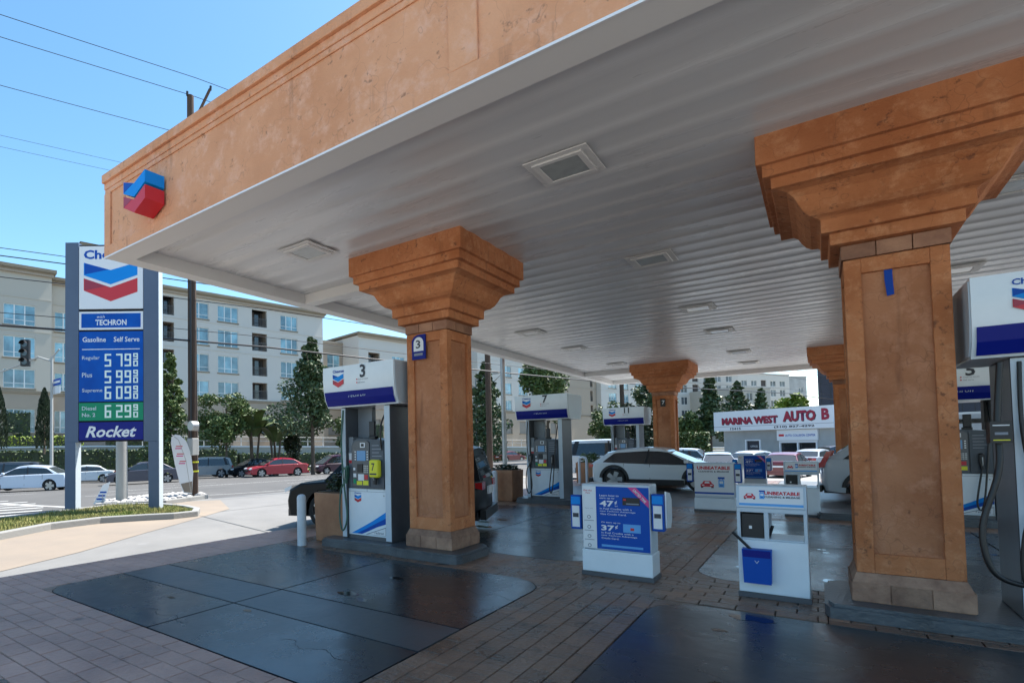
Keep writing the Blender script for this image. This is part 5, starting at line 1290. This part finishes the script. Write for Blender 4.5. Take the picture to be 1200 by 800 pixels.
face_block(GC[0], GC[1], GC[2], 13.7, 3.2, 1.7, 'lower cream apartment block above the left end of the auto shop sign', 'wall_cream', 'wall_cream', FR[1:3])
face_block(GD[0], GD[1], GD[2], 21.5, 7, 1.6, 'distant pale gabled block at right end of the apartment row', 'wall_grey', 'wall_grey', FR[3:])

# terrace wall, railing, hedges along the far side of the street
def tz(t): return 1.95 - .0165 * max(t, 0)
def uz(t, n): v = rp(t, n); return v
tr = thing('retaining_wall', 'long low pale retaining wall below the apartment terrace', 'wall')
mb = MB()
for i in range(-14, 26):
    t0, t1 = i * 5, i * 5 + 5; A, B, C2, D2 = rp(t0, 39), rp(t1, 39), rp(t1, 39.5), rp(t0, 39.5)
    mb.add([(A[0], A[1], -2), (B[0], B[1], -2), (C2[0], C2[1], -2), (D2[0], D2[1], -2), (A[0], A[1], tz(t0)), (B[0], B[1], tz(t1)), (C2[0], C2[1], tz(t1)), (D2[0], D2[1], tz(t0))], [(0, 1, 5, 4), (4, 5, 6, 7), (2, 3, 7, 6)], 'wall_cream')
mb.build('wall', tr)
mb = MB(); mb2 = MB()
for i in range(-14, 26):
    t0, t1 = i * 5, i * 5 + 5; q = [rp(t0, 38.9), rp(t1, 38.9), rp(t1, 39.6), rp(t0, 39.6)]; zz = [tz(t0), tz(t1), tz(t1), tz(t0)]
    mb.add([(p[0], p[1], z_ + .002) for p, z_ in zip(q, zz)] + [(p[0], p[1], z_ + .14) for p, z_ in zip(q, zz)], [(0, 1, 5, 4), (4, 5, 6, 7), (2, 3, 7, 6), (1, 0, 3, 2)], 'white_flat')
mb.build('coping', tr)
mb = MB()
for i in range(-14, 26):
    t0, t1 = i * 5, i * 5 + 5; q = [rp(t0, 39.5), rp(t1, 39.5), rp(t1, 62), rp(t0, 62)]
    mb.add([(q[0][0], q[0][1], tz(t0) - .05), (q[1][0], q[1][1], tz(t1) - .05), (q[2][0], q[2][1], tz(t1) - .05), (q[3][0], q[3][1], tz(t0) - .05)], [(0, 1, 2, 3)], 'earth')
struct(mb.build('terrace_ground', fix=True))
fn = thing('terrace_railing', 'pale metal railing along the apartment terrace behind the street hedge', 'railing')
mb = MB()
for i in range(20, 230):
    t = i * .5 * 2 - 0
for h in (.55, 1.0):
    P_ = [(*rp(t, 39.3), tz(t) + .14 + h) for t in range(4, 110, 4)]; mb.tube(P_, .03, 'rail_light', 5)
mb.build('rails', fn)
pm_ = MB().box(-.035, .035, -.035, .035, 0, 1.12, 'rail_light').mesh('post')
for t in range(4, 108, 2): p = rp(t, 39.3); link('post', pm_, fn, (p[0], p[1], tz(t) + .12))
def hedge(t0, t1, n0, n1, z0, z1, m, label, dens=60, zs=True):
    o0 = rp(t0, n0); mb = MB(); L_ = t1 - t0; Wd = abs(n1 - n0)
    def zz(t): return (tz(t) - 1.95) if zs else 0
    N = int(dens * (L_ * (z1 - z0) + L_ * Wd))
    for _ in range(N):
        t = random.uniform(t0, t1)
        if random.random() < .6: n_, z_ = n0 + random.uniform(-.12, .12), random.uniform(z0, z1)
        else: n_, z_ = random.uniform(n0, n1), z1 + random.uniform(-.12, .08)
        p = rp(t, n_); c = Vector((p[0], p[1], z_ + zz(t))); a = Vector((random.gauss(0, 1), random.gauss(0, 1), random.gauss(0, 1))).normalized(); b = a.cross(Vector((random.gauss(0, 1), random.gauss(0, 1), random.gauss(0, 1)))).normalized(); s = random.uniform(.07, .16)
        mb.add([c - a * s, c + b * s * .6, c + a * s, c - b * s * .6], [(0, 1, 2, 3)], m)
    k = 0; tt = t0
    while tt < t1 - .01:
        te = min(tt + 5, t1); q = [rp(tt, n0 + .1), rp(te, n0 + .1), rp(te, n1 - .1), rp(tt, n1 - .1)]; zt = [zz(tt), zz(te), zz(te), zz(tt)]
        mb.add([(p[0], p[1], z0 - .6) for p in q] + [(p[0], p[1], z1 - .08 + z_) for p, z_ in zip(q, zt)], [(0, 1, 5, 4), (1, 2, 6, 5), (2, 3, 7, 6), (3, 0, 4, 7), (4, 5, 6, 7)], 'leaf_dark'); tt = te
    return tag(mb.build('hedge'), label, 'hedge')
hedge(-30, 13, 37.6, 38.6, -.6, 1.65, 'leaf_hedge', 'long clipped dark green hedge behind the cars at far left', 30)
hedge(13.3, 56, 37.6, 38.6, -.8, 1.25, 'leaf_hedge', 'clipped olive green hedge behind the red sedan', 26)
hedge(56.5, 110, 37.6, 38.6, -1.2, 1.2, 'leaf_hedge', 'clipped hedge behind the white pickup and pump 7', 20)
hedge(-30, -1, 40.6, 41.8, 2.0, 3.0, 'leaf_bright', 'bright yellow green hedge on the terrace at far left', 30)
hedge(1, 12, 40.6, 41.8, 2.0, 3.0, 'leaf_hedge', 'terrace hedge behind the price sign legs', 26)
hedge(-9, -5.3, 41.9, 42.8, 2.0, 5.3, 'leaf_hedge', 'tall clipped green hedge below the far left windows', 34)
hedge(18.5, 23.5, 41.2, 42.4, 2.0, 4.9, 'leaf_hedge', 'tall dark hedge square behind the tree left of pump 3', 34)
hedge(30, 34, 41.2, 42.4, 2.0, 4.9, 'leaf_hedge', 'tall hedge clump behind the header of pump 3', 30)
hedge(80, 105, 40.6, 41.8, 1.8, 4.6, 'leaf_bright', 'sunny yellow green shrubs between pump 7 and pump 11', 16)
mb = MB(); gcount = 0
for _ in range(9000):
    t = random.uniform(-10, 110); n_ = random.uniform(35.8, 37.5); p = rp(t, n_); c = Vector((p[0], p[1], g(*p) + random.uniform(.1, .45))); a = Vector((random.gauss(0, 1), random.gauss(0, 1), random.gauss(0, .5))).normalized(); b = a.cross(Vector((random.gauss(0, 1), random.gauss(0, 1), 1))).normalized(); s = random.uniform(.08, .2)
    mb.add([c - a * s, c + b * s * .5, c + a * s, c - b * s * .5], [(0, 1, 2, 3)], 'leaf_bright' if random.random() < .75 else 'leaf')
stuff(mb.build('ground_cover'))

# ------------------------------------------------------------------ trees
def trunk(mb, h, r, seg=8, lean=(0, 0), limbs=6, spread=1.5, top=None):
    mb.tube([(0, 0, -.3), (lean[0] * .3, lean[1] * .3, h * .4), (lean[0], lean[1], h)], r, 'bark', seg, True, r * .35)
    for k in range(limbs):
        a = random.uniform(0, 6.28); z0 = h * random.uniform(.4, .85); e_ = spread * random.uniform(.5, 1)
        mb.tube([(lean[0] * z0 / h, lean[1] * z0 / h, z0), (e_ * .6 * cos(a), e_ * .6 * sin(a), z0 + e_ * .5), (e_ * cos(a), e_ * sin(a), z0 + e_ * .9)], r * .35, 'bark', 5, True, r * .08)
def tree(kind, x, y, z, H, Rr, leaf, label, n=2600, size=.16, base=.3, group='trees along the street'):
    nm = {'conifer': 'conifer_tree', 'column': 'cypress_tree', 'broad': 'broadleaf_tree'}[kind]
    t = thing(nm, label, 'tree', (x, y, z), random.uniform(0, 6), group)
    mb = MB(); trunk(mb, H * (.92 if kind != 'broad' else .75), max(.08, H * .017), limbs=7 if kind != 'column' else 0, spread=Rr * .8); mb.build('trunk', t)
    mb = MB()
    if kind == 'column':
        for i in range(n):
            f_ = random.random() ** .8; zz = H * (.04 + .96 * f_); rr = Rr * (1 - f_ ** 2.2) ** .7 * random.uniform(.75, 1.05); a = random.uniform(0, 6.28)
            c = Vector((rr * cos(a), rr * sin(a), zz)); u_ = Vector((cos(a) * .3, sin(a) * .3, 1)).normalized(); b = u_.cross(Vector((random.gauss(0, 1), random.gauss(0, 1), 0))).normalized(); s = size * random.uniform(.7, 1.4)
            mb.add([c - u_ * s, c + b * s * .4, c + u_ * s, c - b * s * .4], [(0, 1, 2, 3)], leaf)
    else:
        cl = []
        K = 46 if kind == 'conifer' else 30
        for k in range(K):
            if kind == 'conifer':
                f_ = (k + .5) / K; zz = H * (base + (1 - base) * f_ ** .9); rm = Rr * (1 - f_) ** .75 * (1.0 + .25 * sin(k * 2.4)) + .15; a = k * 2.4; rr = rm * random.uniform(.25, .85)
                cl.append((rr * cos(a), rr * sin(a), zz, max(.28, rm * .42), max(.25, rm * .30)))
            else:
                while True:
                    p = Vector((random.uniform(-1, 1), random.uniform(-1, 1), random.uniform(-1, 1)))
                    if .3 < p.length < 1: break
                zz = H * (base + (1 - base) * (.5 + .42 * p.z)); cl.append((p.x * Rr * .8, p.y * Rr * .8, zz, Rr * random.uniform(.22, .4), H * (1 - base) * random.uniform(.09, .16)))
        per = n // len(cl)
        for (a, b, c, r1, r2) in cl: leafblob(int(per * random.uniform(.6, 1.4)), r1, r1, r2, size, leaf, a, b, c, mb, hollow=.2, aspect=1.2)
    mb.build('crown', t); return t
tree('column', -48.3, 17.6, 1.7, 4.9, .62, 'leaf_dark', 'slim dark cypress before the far left apartment block', 2200, .13)
tree('column', -51.0, 15.2, 1.7, 5.3, .7, 'leaf_dark', 'cypress cut by the left edge of the photo', 1800, .13)
tree('conifer', -42.2, 24.9, -.7, 10.2, 2.1, 'leaf', 'tall dense green tree between the price sign and the wooden pole', 13000, .14, .1)
tree('broad', -38.8, 27.9, -.7, 7.6, 2.7, 'leaf', 'round leafy tree just right of the wooden utility pole', 11000, .13, .3)
tree('conifer', -33.8, 33.0, -.8, 11.6, 2.9, 'leaf_blue', 'tall pointed evergreen left of pump 3 header', 13000, .15, .34)
tree('broad', -31.6, 35.8, -.8, 5.6, 1.9, 'leaf', 'small leafy tree beside the pointed evergreen near pump 3', 4500, .14, .35)
tree('broad', -36.9, 33.6, -.8, 4.6, .9, 'leaf_dark', 'dark narrow tree left of the pointed evergreen', 1800, .13, .2)
tree('conifer', -28.2, 53.5, -1.0, 11.4, 2.9, 'leaf_blue', 'tall evergreen behind the steel pole left of pump 7', 6500, .2, .12)
tree('broad', -24.0, 60.2, -1.0, 13.2, 3.0, 'leaf', 'dense rounded tree above the header of pump 7', 7500, .22, .3)
tree('broad', -31.0, 50.0, -1.0, 6.2, 2.0, 'leaf_dark', 'dark low tree behind the wooden pole right of the first column', 3000, .18, .1)
tree('broad', -17.9, 62.2, -1.0, 7.2, 2.3, 'leaf', 'small green tree between pump 7 and pump 11', 4000, .18, .2)
tree('broad', -14.2, 60.5, -1.0, 7.0, 2.6, 'leaf_dark', 'dark tree seen through the frame of pump 11', 4000, .2, .1)
tree('broad', -18.0, 84, -1.0, 12.5, 3.0, 'leaf_blue', 'tree crown above the header of pump 11', 3500, .25, .5)
tree('broad', -16.2, 100, -1.0, 7.4, 2.4, 'leaf', 'leafy tree right of the far left column', 4000, .28, .15)
tree('conifer', -13.6, 101, -1.0, 13.0, 2.6, 'leaf_blue', 'tall evergreen left of the auto shop sign', 4500, .3, .2)
tree('conifer', -11.4, 117, -1.0, 13.0, 3.2, 'leaf_blue', 'broad evergreen above the left end of the auto shop sign', 2600, .32, .3)
tree('conifer', -8.0, 118, -1.0, 11.5, 2.3, 'leaf_blue', 'evergreen above the middle of the auto shop sign', 1500, .32, .3)
tree('broad', -2.4, 74, -.8, 7.4, 2.0, 'leaf_bright', 'bright yellow green tree beside the dark navy building', 4000, .24, .35)
tree('broad', -4.6, 78, -.8, 6.0, 1.6, 'leaf', 'green tree behind the auto shop sign board', 2500, .24, .35)
hg = []
mb = MB()
for _ in range(5000):
    x = random.uniform(-15.5, -9.2); c = Vector((x, 66 + random.uniform(-.6, .6) + (x + 12) * .4, random.uniform(-.9, 2.5))); a = Vector((random.gauss(0, 1), random.gauss(0, 1), random.gauss(0, 1))).normalized(); b = a.cross(Vector((random.gauss(0, 1), random.gauss(0, 1), 1))).normalized(); s = random.uniform(.12, .26)
    mb.add([c - a * s, c + b * s * .5, c + a * s, c - b * s * .5], [(0, 1, 2, 3)], 'leaf')
tag(mb.build('hedge'), 'green hedge row left of the grey auto shop wall', 'hedge')
# banana plants
def banana(x, y, z, H, label, n=8):
    t = thing('banana_plant', label, 'plant', (x, y, z), random.uniform(0, 6), 'banana plants by the street'); mb = MB()
    for k in range(3): a = k * 2.1; mb.tube([(0.15 * cos(a), .15 * sin(a), 0), (.5 * cos(a), .5 * sin(a), H * .55)], .13, 'bark', 7, True, .08)
    mb.build('stem', t)
    for k in range(n):
        a = k * 2 * PI / n + random.uniform(-.3, .3); ln_ = H * random.uniform(.5, .68); up_ = random.uniform(1.0, 2.6); mb = MB(); prev = None; seg = 8; b0 = Vector((.4 * cos(a), .4 * sin(a), H * .5)); d = Vector((cos(a), sin(a), up_)).normalized(); sd_ = Vector((-sin(a), cos(a), 0)); p = b0.copy()
        for i in range(seg + 1):
            w_ = .38 * sin(PI * min(1, (i + .4) / (seg + .3))) ** .6 + .01; c = (p - sd_ * w_ + Vector((0, 0, -.06)), p, p + sd_ * w_ + Vector((0, 0, -.06)))
            if prev: mb.add([*prev, *c], [(0, 1, 4, 3), (1, 2, 5, 4)], 'banana')
            prev = c; p = p + d * ln_ / seg; d = (d + Vector((0, 0, -.24))).normalized()
        mb.build('leaf', t)
banana(-38.0, 30.1, -.7, 6.6, 'upright banana plant right of the round leafy tree', 12)
banana(-37.2, 31.8, -.8, 5.9, 'wide banana plant with drooping fronds behind the black hatchback', 12)

# ------------------------------------------------------------------ auto shop and dark building
A_ = Vector((-7.3, 58.0)); B_ = Vector((.9, 53.6)); sv = (B_ - A_).normalized(); sh_rot = math.atan2(sv.y, sv.x)
shp = thing('auto_shop', 'grey auto shop with long white sign board above its wall', 'building', (A_.x, A_.y, -.6), sh_rot)
mb = MB(); op = [(2.4, 3.6, 0, 2.1), (5.2, 7.9, .35, 1.9)]
wall_open(mb, .4, 22, 0, 3.0, op, .3, 'wall_grey', .25); mb.box(.4, 22, 9, 9.2, 0, 4.0, 'wall_grey'); mb.add([(.4, .3, 0), (.4, 9, 0), (.4, 9, 3.6), (.4, .3, 3.6)], [(0, 1, 2, 3)], 'wall_grey'); mb.box(.45, 22, .6, 9, 3.3, 3.6, 'wall_grey'); mb.build('wall', shp)
bd = MB().box(-.2, 9.3, -.12, .28, 3.0, 4.72, 'white_flat').build('sign_board', shp)
MB().box(-.2, 9.3, -.126, -.1205, 3.36, 3.39, 'ink_grey').build('rule', bd)
text('MARINA WEST', bd, (.55, -.14, 3.55), w=4.75, h=.62, m='red_dark', bold=.05); text('AUTO', bd, (5.7, -.14, 3.60), w=2.4, h=.86, m='red_dark', bold=.05); text('B', bd, (8.5, -.14, 3.62), w=.55, h=.90, m='red_dark', bold=.05)
text('MARINA WEST', bd, (.60, -.13, 3.51), w=4.75, h=.62, m='ink', bold=.05); text('AUTO', bd, (5.75, -.13, 3.56), w=2.4, h=.86, m='ink', bold=.05)
text('12415', bd, (1.3, -.13, 3.08), w=.95, h=.20, m='ink', bold=.03); text('(310) 827-4292', bd, (5.0, -.13, 3.08), w=3.0, h=.22, m='ink', bold=.03)
dr = MB().box(2.35, 2.45, .2, .36, 0, 2.1, 'white_flat').box(3.55, 3.65, .2, .36, 0, 2.1, 'white_flat').box(2.35, 3.65, .2, .36, 2.1, 2.2, 'white_flat').box(2.45, 3.55, .38, .42, 0, 2.1, 'ink').build('door', shp)
text('OFFICE', dr, (3.0, .375, 1.55), w=.6, h=.16, m='white_flat', align='C')
wf = MB().box(5.15, 5.25, .2, .36, .3, 1.95, 'white_flat').box(6.5, 6.6, .2, .36, .3, 1.95, 'white_flat').box(7.85, 7.95, .2, .36, .3, 1.95, 'white_flat').box(5.15, 7.95, .2, .36, .25, .35, 'white_flat').box(5.15, 7.95, .2, .36, 1.9, 2.05, 'white_flat').build('window', shp)
MB().box(5.25, 6.5, .42, .45, .35, 1.9, 'glass_dark').build('pane', wf); MB().box(6.6, 7.85, .42, .45, .35, 1.9, 'glass_dark').build('pane', wf)
sb = MB().box(5.05, 8.05, .12, .28, 2.08, 2.95, 'white_flat').build('small_sign', shp); text('AUTO COLLISION CENTER', sb, (6.8, .115, 2.4), w=2.2, h=.18, m='blue', align='C', bold=.02); MB().box(5.2, 5.6, .112, .119, 2.42, 2.6, 'red').build('logo_block', sb)
nb = thing('navy_building', 'plain dark navy building rising behind the right end of the shop sign', 'building', (.0, 66, -.6), rad(-12))
mb = MB(); mb.box(0, 14, 0, 12, 0, 9.0, 'wall_navy'); mb.build('wall', nb); mb = MB()
for i in range(20): mb.box(.2 + i * .7, .24 + i * .7, -.02, -.002, 0, 8.9, 'black')
mb.build('siding_seams', nb); MB().box(-.1, 14.1, -.1, 12.1, 9.0, 9.2, 'black').build('parapet', nb)
pb = thing('pale_building', 'pale flat building glimpsed between the largest column and pump 5', 'building', (7.0, 40, -.6), rad(-20))
MB().box(0, 14, 0, 9, 0, 4.6, 'wall_grey').build('wall', pb); MB().box(-.1, 14.1, -.12, -.002, 3.7, 4.7, 'white_flat').build('parapet', pb); MB().box(1.5, 6, -.06, -.002, .1, 2.9, 'rail_light').build('roller_door', pb)
